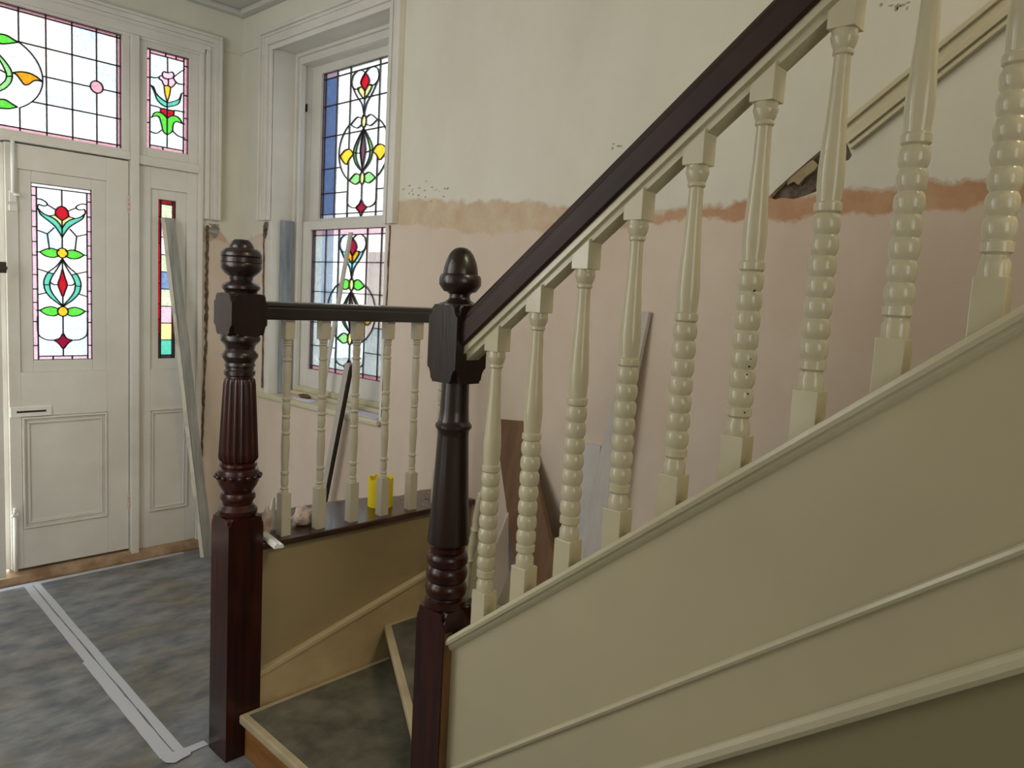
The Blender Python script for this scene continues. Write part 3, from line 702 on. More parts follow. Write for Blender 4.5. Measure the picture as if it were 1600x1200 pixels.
def sash(z0, z1, gz0, gz1, x0, x1, nm, lab):
    mb = MB(); Y0, Y1 = WY0+.05, WY1-.05
    mb.box((x0, GY1, z0), (x1, Y1, z1)).box((x0, Y0, z0), (x1, GY0, z1)).box((x0, GY0, z0), (x1, GY1, gz0)).box((x0, GY0, gz1), (x1, GY1, z1))
    o = mb.build(nm, M_white, w1, bevel=.003); o['label'] = lab; return o
su = sash(1.842, 2.735, 1.888, 2.657, 2.352, 2.392, 'sash', 'upper white sash')
sl_ = sash(.955, 1.870, 1.062, 1.823, 2.308, 2.348, 'sash', 'lower white sash')
def side_glass(parent, X, z0, z1, kind):
    # design measured on the upper sash, symmetric about its stem
    zo0, zo1 = 1.888, 2.657
    def W(p): return [(2*yc_w-(b.y), (b.z-zo0)/(zo1-zo0)*(z1-z0)+z0) for b in (on(0, XU, 440+a/4, 50+c/4) for a, c in p)]
    c0 = yc_w
    offu = c0-W([(507, 500)])[0][0]
    Q = lambda p: [(a+offu, b) for a, b in W(p)]
    P = lambda p, n=4: catmull(Q(p), n)
    ln = []
    def mm(pl): pl = axis_snap(pl, c0); ln.append(pl); ln.append(mirror(pl, c0))
    U0, U1 = GY0, GY1          # mirrored u = 2yc - y, same range
    g1, g2 = .1255, .2450      # grid spacing from the stem
    H_ = z1-z0; bt, bb = z1-.030, z0+.022
    zf = lambda t: z0+t*H_
    rows = [zf(.775), zf(.565), zf(.345), zf(.175)]
    bw = .018
    for s in (1, -1):
        x = lambda d: c0+s*d
        ln += [[(x(g2), z0), (x(g2), z1)], [(x(g1), zf(.62)), (x(g1), z1)], [(x(g1), zf(.455)), (x(g1), zf(.62))], [(x(g1), zf(.25)), (x(g1), zf(.375))], [(x(g1), zf(.25)), (x(g1), z0)], [(x(.3725-bw), z0), (x(.3725-bw), z1)]]
    ln += [[(U0, bt), (U1, bt)], [(U0, bb), (U1, bb)]]
    R = lambda t: zf(t)
    ea, ez, er = .215, zf(.4375), .225*H_
    for s in (1, -1):
        x = lambda d: c0+s*d
        ln += [[(x(.3725), rows[0]), (x(.012), rows[0])], [(x(.3725), rows[1]), (x(.012), rows[1])], [(x(.3725), rows[2]), (x(.20), rows[2])], [(x(.3725), rows[3]), (x(g1), rows[3])]]
    mm([(c0, bt), (c0, zf(.957))][:2])
    # oval
    ov = [(c0+ea*math.cos(a), ez+er*math.sin(a)) for a in [math.radians(-54.3+k*(108.6/18)) for k in range(19)]]
    mm(ov)
    zt = lambda t: zf(t)
    mm([(c0, zt(.935)), (c0+.03, zt(.958)), (c0+.07, zt(.962)), (c0+.105, zt(.94)), (c0+.118, zt(.90)), (c0+.11, zt(.865)), (c0+.085, zt(.845)), (c0+.052, zt(.842))])   # heart loops
    mm(catmull([(c0, zt(.935)), (c0+.026, zt(.905)), (c0+.036, zt(.87)), (c0, zt(.818))]))
    mm(catmull([(c0+.030, zt(.85)), (c0+.062, zt(.845)), (c0+.036, zt(.80)), (c0, zt(.765))])); ln.append([(c0, zt(.818)), (c0, zt(.765))])
    mm(catmull([(c0+.116, zt(.88)), (c0+.07, zt(.80)), (c0+.02, zt(.735)), (c0, zt(.66))])); ln.append([(c0, zt(.765)), (c0, zt(.655))])
    for cz in (.625, .255):
        ln.append(circ((c0, zt(cz)), .020, .031)); cc = zt(cz)
        mm(catmull([(c0+.018, cc+.015), (c0+.06, cc+.026), (c0+.115, cc+(-.005))])); mm(catmull([(c0+.018, cc-.015), (c0+.06, cc-.028), (c0+.115, cc-.005)]))
    mm(catmull([(c0, zt(.58)), (c0+.05, zt(.51)), (c0+.082, zt(.44)), (c0+.065, zt(.36)), (c0, zt(.295))])); mm(catmull([(c0, zt(.575)), (c0+.038, zt(.50)), (c0+.060, zt(.43)), (c0+.048, zt(.365)), (c0, zt(.297))]))
    mm([(c0+.060, zt(.43)), (c0+.082, zt(.43))]); mm(catmull([(c0, zt(.565)), (c0+.020, zt(.47)), (c0+.022, zt(.42)), (c0, zt(.31))])); mm([(c0+.022, zt(.42)), (c0+.060, zt(.425))])
    mm(catmull([(c0+.082, zt(.42)), (c0+.115, zt(.455)), (c0+.16, zt(.455)), (c0+.205, zt(.42))])); mm(catmull([(c0+.082, zt(.42)), (c0+.115, zt(.395)), (c0+.14, zt(.36)), (c0+.17, zt(.375)), (c0+.205, zt(.42))]))
    ln.append([(c0, zt(.215)), (c0, zt(.115))]); ln.append([(c0, zt(.015)), (c0, z0)])
    mm(catmull([(c0, zt(.115)), (c0+.018, zt(.085)), (c0+.044, zt(.062)), (c0+.018, zt(.035)), (c0, zt(.003)) if kind == 'u' else (c0, bb)]))
    mm(catmull([(c0+g1, zt(.175)), (c0+g1, zt(.10)), (c0+.09, zt(.068)), (c0+.044, zt(.062))]))
    sd = []
    def b2(d, t, c): sd.extend([((c0+d, zt(t)), c), ((c0-d, zt(t)), c)])
    L = kind == 'l'
    b2(.012, .87, 'crimson' if L else 'red'); b2(.02, .82, 'orange' if L else 'pyellow'); b2(.03, .77, 'cyan' if L else 'clearb'); b2(.06, .80, 'cyan' if L else 'clearb')
    b2(.006, .625, 'pyellow'); b2(.006, .255, 'pyellow'); b2(.06, .627 if 1 else 0, 'green' if L else 'clear'); b2(.06, .253, 'lgreen')
    b2(.071, .46, 'green' if L else 'lgreen'); b2(.070, .40, 'lgreen'); b2(.008, .42, 'purple'); b2(.13, .42, 'yellow'); b2(.015, .065, 'crimson')
    pass
    def df(c):
        if c.y > bt: return 'lpink' if (L or c.x < c0-g2) else 'clear'
        if c.y < bb: return 'pink' if L else 'clear'
        if abs(c.x-c0) > .3725-bw: return 'lpink'
        if not L and c.x < c0-g2: return 'blue'
        if L: return 'clearb' if c.x < c0-g1*.2 or c.y < zt(.4) else 'clearp'
        return 'clear'
    leaded(parent, lambda u, v, d: (X+d, 2*yc_w-u, v), rectl(U0, z0, U1, z1), ln, sd, df, .0042)
side_glass(su, XU, 1.888, 2.657, 'u')
side_glass(sl_, XL, 1.062, 1.823, 'l')
MB().box((XW-.018, 2.835, .886), (2.30, 3.972, .914)).build('sill', M_cream, w1, bevel=.008)
MB().box((2.255, WY0+.01, .914), (2.308, WY1-.01, .935)).box((2.285, WY0+.01, .935), (2.308, WY1-.01, .962)).build('sill_step', M_cream, w1, bevel=.004)
MB().box((2.31, 3.805, 2.46), (2.318, 3.815, 2.50)).build('sash_pulley', M_dark, w1)
# broken sill end
bk = MB()
for k in range(5):
    a = rn.random()*.02; bk.box((XW-.016+a*.3, 2.79+k*.009, .886+rn.random()*.01), (XW+.004, 2.801+k*.009, .914-rn.random()*.012))
bk.build('broken_sill_end', mat('splintered_brown_timber', srgb(120, 84, 60), .9, .1, bump=1, col2=srgb(190, 170, 150), nscale=40), w1, bevel=.002)

# ---- outside, seen only through the glass
struct(MB().box((-6, 4.36, -.35), (14, 16, -.15)).box((2.46, -3, -.35), (14, 4.36, -.15)).build('ground', M_extg), 'pale paved ground outside')
ext = MB().prism([(4.6, 6.98), (6.5, 10.0), (4.6, 10.0)], -.2, 6.5, lambda u, v, d: (u, v, d))
tag(ext.build('neighbouring_house', M_extw), 'blue-grey neighbouring wall blurred through the side window left panes', 'building')
fe = MB(); 
for k in range(40): fe.box((5.2, 2.0+k*.13, -.2), (5.23, 2.12+k*.13, 1.95))
tag(fe.build('side_fence', M_extc), 'pale boundary fence blurred through the lower sash of the side window', 'fence', kind='stuff')

# ================================================================== STAIRCASE
XA = 1.1365                    # axis of the flight balustrade
S_ = .78
capz = lambda y: 1.158+S_*(.671-y)
YTOP = -1.25
st = empty('staircase', (1.15, 1.28, 0)); tag(st, 'cream painted timber staircase with winder treads and panelled side', 'staircase')
def shear(mb, prof, ya, yb, zf):       # profile (x, dz) swept along the flight
    n = len(prof)
    vs = [(x, ya, zf(ya)+d) for x, d in prof]+[(x, yb, zf(yb)+d) for x, d in prof]
    return mb.add(vs, [tuple(range(n)), tuple(range(2*n-1, n-1, -1))]+[(i, i+n, (i+1) % n+n, (i+1) % n) for i in range(n)])
YN = 1.192                     # near face of the plain newel
shear(MB(), [(1.101, -.018), (1.098, -.010), (1.101, -.002), (1.104, 0), (1.185, 0), (1.188, -.01), (1.185, -.018)], YN, YTOP, capz).build('cap', M_cream, st)
shear(MB(), [(1.107, -.018), (1.109, -.026), (1.114, -.032), (1.122, -.038), (1.16, -.038), (1.16, -.018)], YN, YTOP, capz).build('cap_moulding', M_cream, st)
t1 = lambda y: .834+S_*(.671-y); t2 = lambda y: .693+S_*(.671-y)
# side panel boards: polygon in the plane of the flight
def panel(name, top, bot, x0, x1, m):
    ys = [YN, YTOP]
    poly = [(ys[0], top(ys[0])), (ys[1], top(ys[1])), (ys[1], bot(ys[1])), (ys[0], bot(ys[0]))]
    return MB().prism(poly, x0, x1, lambda u, v, d: (d, u, v)).build(name, m, st)
panel('upper_side_board', lambda y: capz(y)-.030, lambda y: t1(y)-.004, 1.120, 1.15, M_panel)
panel('lower_side_board', lambda y: t1(y)-.004, lambda y: t2(y)-.016, 1.1205, 1.15, M_panel)
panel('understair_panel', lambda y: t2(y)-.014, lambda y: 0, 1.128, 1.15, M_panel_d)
shear(MB(), [(1.113, .006), (1.110, .0), (1.113, -.006), (1.121, -.009), (1.121, .009)], YN, YTOP, t1).build('side_moulding', M_cream, st)
shear(MB(), [(1.112, .004), (1.106, -.004), (1.106, -.016), (1.112, -.026), (1.126, -.030), (1.130, -.030), (1.130, .006), (1.119, .006)], YN, YTOP, t2).build('side_moulding', M_cream, st)
# winders and flight
def step(poly, z, zlow, riser_edges, mt=M_nosing):
    """poly (x, y) list; tread board, lino on it and risers under the listed edges"""
    t = MB().prism(poly, z-.028, z, lambda u, v, d: (u, v, d)).build('tread', M_nosing, st, bevel=.006)
    cx = sum(p[0] for p in poly)/len(poly); cyy = sum(p[1] for p in poly)/len(poly)
    q = []
    n = len(poly)
    for i, p in enumerate(poly):                 # inset of 25 mm
        a, b, c = Vector(poly[i-1]), Vector(p), Vector(poly[(i+1) % n])
        n1 = Vector((-(b-a).y, (b-a).x)).normalized(); n2 = Vector((-(c-b).y, (c-b).x)).normalized()
        s = 1 if n1.dot(Vector((cx, cyy))-b) > 0 else -1
        m_ = (n1+n2)*s; den = 1+n1.dot(n2)
        q.append(tuple(b+m_*(.024/max(den, .35))))
    MB().prism(q, z-.004, z+.0015, lambda u, v, d: (u, v, d)).build('lino_cover', M_vinyl, t)
    for (a, b, m_) in riser_edges:
        a = Vector(a); b = Vector(b); nn = Vector((-(b-a).y, (b-a).x)).normalized()
        if nn.dot(Vector((cx, cyy))-a) < 0: nn = -nn
        pp = [a+nn*.022, b+nn*.022, b+nn*.042, a+nn*.042]
        MB().prism([tuple(v) for v in pp], zlow, z-.028, lambda u, v, d: (u, v, d)).build('riser', m_, st)
XS = XW-.002; YB = 2.182
A1, B1 = (1.122, 2.160), (1.103, 1.284)
A2, B2 = (1.706, YB), (1.175, 1.305)
A3, B3 = (XS, 1.86), (1.186, 1.284)
M_riser2 = mat('dark_painted_riser', srgb(84, 76, 60), .6, .3, bump=.2)
step([A1, (1.80, 2.181), (1.40, 1.50), (1.184, 1.284), B1], .147, 0, [(A1, B1, M_riser)])
step([A2, (XS, YB), (XS, 1.80), (1.186, 1.27), (1.19, 1.31), B2][:4]+[(1.184, 1.290), B2][:2], .275, .147, [(A2, B2, M_riser2)])
step([A3, (XS, 1.22), (1.19, 1.22), (1.186, 1.284)][:4], .425, .275, [(A3, B3, M_riser2)])
z = .585
yy = 1.235
for k in range(11):
    a = (1.165, yy); b = (XS, yy)
    step([a, b, (XS, yy-.25), (1.165, yy-.25)], z, z-.165, [(a, b, M_riser2)])
    yy -= .226; z += .176
# string along the window wall
shear(MB(), [(XS-.02, -.25), (XS-.02, .06), (XS, .06), (XS, -.25)], 1.235, YTOP, lambda y: .60+S_*(1.235-y)+.10).build('wall_string', M_panel, st)
MB().prism([(YB, .275), (YB, .49), (1.235, .76), (1.235, .45)], XS-.02, XS, lambda u, v, d: (d, u, v)).build('wall_string', M_panel, st)
# bulkhead: panel under the ledge with its raking string
bp_ = MB().box((1.19, 2.200, 0), (XW, 2.236, .664)).build('bulkhead_panel', mat('olive_cream_bulkhead_paint', srgb(166, 150, 116), .5, .35, bump=.12, bscale=9, col2=srgb(156, 140, 107), nscale=3), st)
sz = lambda x: .264+.2485*(x-1.222)
MB().prism([(1.19, .0), (1.19, sz(1.19)-.012), (XW, sz(XW)-.012), (XW, 0)], YB, 2.2, lambda u, v, d: (u, d, v)).build('bulkhead_string', mat('scuffed_cream_string_paint', srgb(212, 192, 152), .45, .4, bump=.15, col2=srgb(188, 168, 130), nscale=5), st)
MB().prism([(1.19, sz(1.19)-.020), (1.19, sz(1.19)), (XW, sz(XW)), (XW, sz(XW)-.020)], YB-.008, 2.2, lambda u, v, d: (u, d, v)).build('string_moulding', mat('dull_cream_string_edge', srgb(202, 186, 150), .4, .4), st, bevel=.004)

# dark ledge board over the bulkhead
lp = [(1.197, 2.178), (XW-.001, 2.178), (XW-.001, 2.40), (2.06, 2.425), (1.93, 2.40), (1.80, 2.455), (1.66, 2.485), (1.40, 2.50), (1.197, 2.50)]
led = MB().prism(lp, .665, .687, lambda u, v, d: (u, v, d)).build('ledge_board', M_shelf, bevel=.005)
tag(led, 'dark polished timber ledge board across the stairs, under the level balusters', 'ledge')
MB().prism([(1.19, .0), (1.19, .664), (XW, .664), (XW, 0)], 2.40, 2.42, lambda u, v, d: (u, d, v)).build('bulkhead_back', M_panel, st)

# ---- newel posts
def nprof(cx, cyy, rows):     # rows: (photo row, width px) -> (radius, z)
    out = []
    for r, wpx in rows:
        a, b = -1.6, 1.9
        for _ in range(46):
            m_ = (a+b)/2; v = Vector((cx, cyy, EYE.z+m_))-EYE; row = 600-FPX*(v.dot(UP))/v.dot(FW)
            if row > r: a = m_
            else: b = m_
        v = Vector((cx, cyy, EYE.z+m_))-EYE
        out.append((wpx/2*v.dot(FW)/FPX, EYE.z+m_))
    return sorted(out, key=lambda t: t[1])
def cross_block(mb, cx, cyy, w_, prof):   # prof [(half width, z)] plate outline, full depth both ways
    h = w_/2; full = [z for q, z in prof if q > h-1e-6]; za, zb2 = min(full), max(full)
    mb.box((cx-h, cyy-h, za), (cx+h, cyy+h, zb2))
    for part, s in (([p for p in prof if p[1] <= za], 1), ([p for p in prof if p[1] >= zb2], -1)):
        if len(part) < 2: continue
        for e, fn in ((0, lambda u, v, d: (cx+u, cyy+d, v)), (1, lambda u, v, d: (cx+d, cyy+u, v))):
            pr = [list(p) for p in part]; tip = 0 if s == 1 else -1
            pr[tip][1] += s*e*.0006
            poly = [(q-e*1e-5, z) for q, z in pr]+[(-q+e*1e-5, z) for q, z in reversed(pr)]
            mb.prism(poly, -h, h, fn)
    return mb
def post(name, label, cx, cyy, w_, cap, block, shaft_parts, base):
    t = empty(name, (cx, cyy, 0)); tag(t, label, 'newel post', 'newel posts')
    h = w_/2
    MB().lathe(cap, (cx, cyy, 0), 40).build('finial', M_ebon, t)
    z0, z1 = block
    b = cross_block(MB(), cx, cyy, w_, [(h*.60, z0), (h*.64, z0+.006), (h*.72, z0+.007), (h*.74, z0+.014), (h*.78, z0+.021), (h*.86, z0+.028), (h*.97, z0+.032), (h, z0+.034), (h, z1-.026), (h*.96, z1-.025), (h*.86, z1-.021), (h*.80, z1-.014), (h*.78, z1-.006), (h*.70, z1-.005), (h*.66, z1)])
    b.box((cx-h*.74, cyy-h*.74, z0+.002), (cx+h*.74, cyy+h*.74, z1+.001)); b.build('top_block', M_ebon, t)
    for nm, prof, fl, m_ in shaft_parts: MB().lathe(prof, (cx, cyy, 0), 160 if fl else 40, fl, .075 if fl else 0).build(nm, m_, t)
    bz = base
    bb = cross_block(MB(), cx, cyy, w_, [(h, 0), (h, bz-.034), (h*.97, bz-.030), (h*.95, bz-.022), (h*.86, bz-.016), (h*.84, bz-.008), (h*.74, bz)])
    bb.build('base_block', M_mahog, t)
    return t
N1 = (1.139, 2.2215)
p1 = lambda r: nprof(*N1, r)
cap1 = p1([(374, 6), (375, 24), (379, 32), (385, 37), (388, 38), (389, 50), (392, 58), (397, 62), (400.5, 63), (401.5, 60), (403, 63), (410, 63.5), (411, 61), (413, 63), (419, 62), (424, 56), (429, 46), (432, 37), (438, 35), (441, 40), (443, 52), (447, 58), (451, 58), (455, 50), (458, 48), (463, 48)])
sh1 = p1([(518, 40), (522, 56), (527, 61), (532, 60), (536, 52), (540, 45), (545, 44), (549, 50), (553, 55), (557, 55), (561, 49), (566, 44), (568, 46), (571, 47), (573, 43), (577, 43), (579, 47), (585, 47), (587, 42), (590, 42)])
flu = p1([(589, 40), (593, 47), (600, 49), (650, 54), (705, 59), (713, 60), (718, 56), (721, 46)])
low = p1([(719, 46), (722, 56), (726, 57), (729, 52), (732, 60), (738, 63), (748, 63), (756, 57), (763, 48), (766, 43), (768, 50), (772, 53), (777, 53), (781, 47), (786, 45), (790, 52), (794, 59), (799, 59), (803, 54), (806, 50)])
nw1 = post('newel_post', 'tall fluted dark mahogany newel post with bead collar, foot on the hall floor', *N1, .115, cap1, (1.352, 1.478), [('upper_turning', sh1, 0, M_ebon), ('fluted_shaft', flu, 20, M_mahog), ('lower_turning', low, 0, M_mahog)], p1([(803, 1)])[0][1])
zb_ = p1([(742, 64)])[0]
for k in range(16):
    a = 2*math.pi*k/16
    MB().sphere((N1[0]+zb_[0]*math.cos(a)*1.02, N1[1]+zb_[0]*math.sin(a)*1.02, zb_[1]), .0075, 10, 6).build('carved_bead', M_ebon, nw1)
N2 = (1.1365, 1.2345)
p2 = lambda r: nprof(*N2, r)
cap2 = p2([(386.5, 4), (388, 18), (392, 29), (398, 38), (408, 47), (418, 52), (427, 55), (428.5, 55), (430, 61), (434, 65), (440, 66), (446, 65), (450, 59), (453, 55), (456, 50), (457, 40), (460, 33), (464, 32), (468, 35), (472, 46), (475, 62), (478, 64), (481, 58), (484, 58)])
sh2 = p2([(575, 43), (600, 43), (640, 45), (656, 47), (659, 50), (661, 54), (663, 57), (667, 57), (670, 52), (672, 49), (680, 48), (720, 52), (780, 57), (842, 65), (846, 65), (848, 48)])
lo2 = p2([(847, 48), (850, 50), (852, 55), (858, 55), (860, 52), (861, 56), (865, 63), (871, 65), (877, 63), (882, 56), (886, 62), (893, 65), (901, 62), (906, 55), (910, 62), (917, 65), (925, 62), (929, 55), (931, 56), (933, 64), (943, 65), (946, 56), (950, 52)])
nw2 = post('newel_post', 'plain dark newel post with acorn finial at the foot of the sloping handrail', *N2, .0907, cap2, (1.318, 1.486), [('shaft', sh2, 0, M_ebon), ('ringed_foot', lo2, 0, M_mahog)], p2([(944, 1)])[0][1])

f = MB().box((N2[0]-.041, N2[1]-.0468, 0), (1.1185, N2[1]-.0452, .765)).build('worn_face', mat('worn_golden_timber', srgb(70, 46, 24), .4, .4, bump=.4, bscale=40, col2=srgb(136, 100, 54), nscale=14, stretch=(1, 1, .25)), nw2)
f['label'] = 'worn golden brown side towards the panelling'
mb = MB(); r8 = random.Random(4); zz_ = .02
while zz_ < .72:
    h_ = r8.uniform(.015, .05); mb.box((1.1175+r8.uniform(-.0012, .001), YN-.003, zz_), (1.1215, YN+.004, zz_+h_)); zz_ += h_
mb.build('caulk_edge', M_cream, st)['label'] = 'ragged cream paint edge against the newel'
# ---- handrails
hr = empty('stair_handrail', (XA, 1.19, 1.45)); tag(hr, 'dark brown moulded handrail sloping up above the beaded balusters', 'handrail', 'handrails')
hz_ = lambda y: 1.804+S_*(.671-y)
hp = [(-.026, 0), (-.031, .004), (-.032, .030), (-.031, .050), (-.027, .054), (-.025, .064), (-.018, .075), (-.009, .080), (0, .081)]
hp = [(XA+a, b) for a, b in hp]+[(XA-a, b) for a, b in reversed(hp[:-1])]
shear(MB(), hp, YN+.004, YTOP, hz_).build('rail', M_raild, hr, bevel=.0015)
shear(MB(), [(XA-.022, -.015), (XA-.014, -.015), (XA-.013, -.030), (XA+.022, -.030), (XA+.022, 0), (XA-.022, 0)], YN+.004, YTOP, hz_).build('fillet', M_cream, hr)['label'] = 'cream painted strip under the rail'
lv = empty('level_handrail', (N1[0], N1[1], 1.4)); tag(lv, 'short level dark handrail from the fluted newel towards the window wall', 'handrail', 'handrails')
lp_ = [(-.028, 1.401), (-.031, 1.404), (-.031, 1.436), (-.028, 1.440), (-.030, 1.445), (-.028, 1.452), (-.022, 1.456), (0, 1.459)]
lp_ = lp_+[(-a, b) for a, b in reversed(lp_[:-1])]
MB().prism([(N1[1]+a, b) for a, b in lp_], 1.1965, XW-.001, lambda u, v, d: (d, u, v)).build('rail', mat('dark_polished_rail', srgb(26, 22, 24), .2, .5, coat=.5), lv, bevel=.0015)

# ---- flight balusters (beaded)
def bal_profile():
    # radii and heights above the cap at the baluster axis
    P = [(.0175, .062), (.0185, .066), (.0185, .084), (.0155, .090), (.0150, .094), (.0170, .0965), (.0195, .098), (.0195, .110), (.0165, .112)]
    z = .112; n = 7; bh = (.326-.112)/n
    for k in range(n):
        a = z+k*bh
        for t, r in ((.03, .0165), (.16, .0188), (.34, .0200), (.55, .0202), (.76, .0196), (.92, .0176), (.99, .0162)): P.append((r, a+bh*t))
    P += [(.0168, .326), (.0195, .329), (.0200, .3345), (.0195, .340), (.0168, .3425), (.0172, .350), (.0185, .365), (.0188, .385), (.0175, .410), (.0150, .450), (.0130, .490), (.0120, .530), (.0118, .5465),
          (.0145, .549), (.0145, .553), (.0135, .555), (.0160, .560), (.0185, .568), (.0190, .573), (.0180, .575), (.0180, .584)]
    return P
BP = bal_profile()
W_B = .0385
def baluster(y):
    t = empty('baluster', (XA, y, capz(y)))
    h = W_B/2; z0 = capz(y)
    def blk(zb, zt_, slope_b, slope_t):
        vs = []
        for zz, sl2 in ((zb, slope_b), (zt_, slope_t)):
            for dx, dy in ((-h, -h), (h, -h), (h, h), (-h, h)): vs.append((dx+XA, y+dy, zz-(S_*dy if sl2 else 0)))
        return MB().add(vs, [(3, 2, 1, 0), (4, 5, 6, 7), (0, 1, 5, 4), (1, 2, 6, 5), (2, 3, 7, 6), (3, 0, 4, 7)])
    blk(z0, z0+.066, True, False).build('base_block', M_cream, t, bevel=.0012)
    MB().lathe(BP, (XA, y, z0), 28).build('turned_shaft', M_cream, t)
    blk(z0+.582, hz_(y)-.024, False, True).build('top_block', M_cream, t, bevel=.0012)
    return t
places = ['first above the acorn newel', 'second up from the acorn newel', 'third up from the acorn newel, before the short grey plank', 'fourth up from the acorn newel, crossing the long grey plank', 'fifth up from the acorn newel, right of the long grey plank',
          'sixth up from the acorn newel, chipped with black specks', 'crossing the sawn end of the dado rail', 'eighth up, its foot the second last to show on the cap', 'last on the right whose foot shows on the cap']
bl_ = []
for k in range(9):
    y = 1.112-.1098*k
    t = baluster(y)
    tag(t, 'cream beaded baluster, '+places[k], 'baluster', 'beaded balusters under the sloping handrail')
    bl_.append(t)
# chips on the sixth
cz0 = capz(1.112-.1098*5); cyv = 1.112-.1098*5
ch = MB()
for a, dz in ((-2.30, .296), (-2.15, .190), (-2.2, .178), (-2.35, .165), (-2.1, .135), (-2.25, .105)):
    ch.sphere((XA+.0192*math.cos(a), cyv+.0192*math.sin(a), cz0+dz), .0016, 6, 4)
tag(ch.build('paint_chips', M_dark, bl_[5]), kind='stuff')
def dup(root, dloc, label, group=None):
    r = root.copy(); COL.objects.link(r); r.location = root.location+Vector(dloc); r['label'] = label
    if group: r['group'] = group
    for ch_ in list(root.children):
        c = ch_.copy(); COL.objects.link(c); c.parent = r; c.matrix_parent_inverse = ch_.matrix_parent_inverse.copy()
    return r
# ---- level balusters (slender, vase turned)
XB0 = 1.301
def rr(cx, rows): return nprof(cx, N1[1], rows)
rows = [(529, 15), (531, 15), (533, 12), (535, 14.5), (537, 11), (539, 14.5), (541, 11.5), (548, 13), (555, 12.5), (559, 11), (561, 14.5), (563, 14.5), (565, 11.5), (572, 13), (585, 13.5), (605, 12.5), (620, 11.3), (622, 14.3), (625, 14.3), (627, 11.3),
        (634, 13.5), (641, 13.5), (648, 11), (650, 14), (652, 14), (654, 11), (662, 13), (668, 12.8), (674, 10.5), (676, 14), (678, 14), (680, 11.5), (692, 13.8), (705, 13.8), (722, 12), (735, 10.8), (737, 14), (740, 14), (742, 10.8), (750, 12.2), (756, 11.8), (760, 9.5), (761.5, 13), (763.5, 13), (765, 10), (767, 13.5), (769, 13.5), (771, 14)]
LP = [(r, z) for r, z in rr(1.301, rows)]
def lbal(x):
    t = empty('slender_baluster', (x, N1[1], .687)); h = .017
    MB().box((x-h, N1[1]-h, .687), (x+h, N1[1]+h, LP[0][1]+.002)).build('base_block', M_cream2, t, bevel=.0012)
    MB().lathe(LP, (x, N1[1], 0), 20).build('turned_shaft', M_cream2, t)
    MB().box((x-h, N1[1]-h, LP[-1][1]-.002), (x+h, N1[1]+h, 1.404)).build('top_block', M_cream2, t, bevel=.0012)
    return t
lb = lbal(XB0)
tag(lb, 'slender cream baluster on the dark ledge, nearest the fluted newel', 'baluster', 'slender balusters on the ledge')
lab = ['slender cream baluster on the ledge, right of the crumpled paper lump', 'slender cream baluster on the ledge, middle one, left of the yellow roll', 'slender cream baluster on the ledge, in front of the yellow roll',
       'slender cream baluster on the ledge, right of the yellow roll', 'slender cream baluster on the ledge, half hidden behind the acorn newel']
for k in range(5): dup(lb, (.1345*(k+1), 0, 0), lab[k])

# ================================================================== BOARDS AND LOOSE THINGS
def board(name, label, cat, a, b, wv, tv, m, group=None, n=10, rnd=None, jag=0.0, top_cut=0):
    """board from a (foot) to b (head); wv: width vector, tv: thickness vector (full)"""
    a, b, wv, tv = map(Vector, (a, b, wv, tv)); rnd = rnd or random.Random(5)
    mb = MB(); vs = []; 
    for i in range(n+1):
        t = i/n; p = a.lerp(b, t); j1 = rnd.uniform(-jag, jag); j2 = rnd.uniform(-jag, jag)*.5
        for u, v in ((0+j1, 0), (1+j2, 0), (1+j2, 1), (0+j1, 1)):
            q = p+wv*u+tv*v
            if i == n: q = q+(b-a).normalized()*top_cut*(u-.5)
            vs.append(q)
    fs = [(3, 2, 1, 0), tuple(n*4+k for k in range(4))]+[(i*4+k, i*4+(k+1) % 4, (i+1)*4+(k+1) % 4, (i+1)*4+k) for i in range(n) for k in range(4)]
    o = mb.add(vs, fs).build(name, m)
    return tag(o, label, cat, group)
# tall board leaning on the sidelight
o = board('timber_plank', 'long weathered grey plank leaning against the sidelight of the entrance', 'plank', (1.856, 3.985, 0), (1.704, 4.150, 1.835), (.054, .012, 0), (-.012, .022, 0), mat('weathered_plank_grey', srgb(140, 140, 134), .8, .2, bump=.4, bscale=30, col2=srgb(172, 172, 164), nscale=3, stretch=(12, 12, .8)), 'loose planks', 14, jag=.05)
# uneven white edge of it, paler than the plank
a, b = Vector((1.848, 3.987, .002)), Vector((1.696, 4.152, 1.83))
mb = MB(); vs = []; r5 = random.Random(9)
for i in range(15):
    p = a.lerp(b, i/14); w_ = .010+r5.random()*.006
    for q in ((-w_, .010, 0), (.003, -.002, 0), (.001, .014, 0)): vs.append(p+Vector(q))
mb.add(vs, [(0, 1, 2), (44, 43, 42)]+[(i*3+k, i*3+(k+1) % 3, (i+1)*3+(k+1) % 3, (i+1)*3+k) for i in range(14) for k in range(3)])
mb.build('white_edge', M_paledge, o)['label'] = 'uneven white edge'
# bare board standing in the window reveal
board('timber_plank', 'bare blue-grey board standing upright in the left reveal of the side window', 'plank', (2.206, 3.840, .915), (2.202, 3.840, 1.868), (.072, 0, 0), (0, .022, 0), mat('blue_grey_timber', srgb(120, 130, 140), .8, .2, bump=.5, col2=srgb(158, 164, 168), nscale=4, stretch=(8, 8, 1)), 'loose planks')
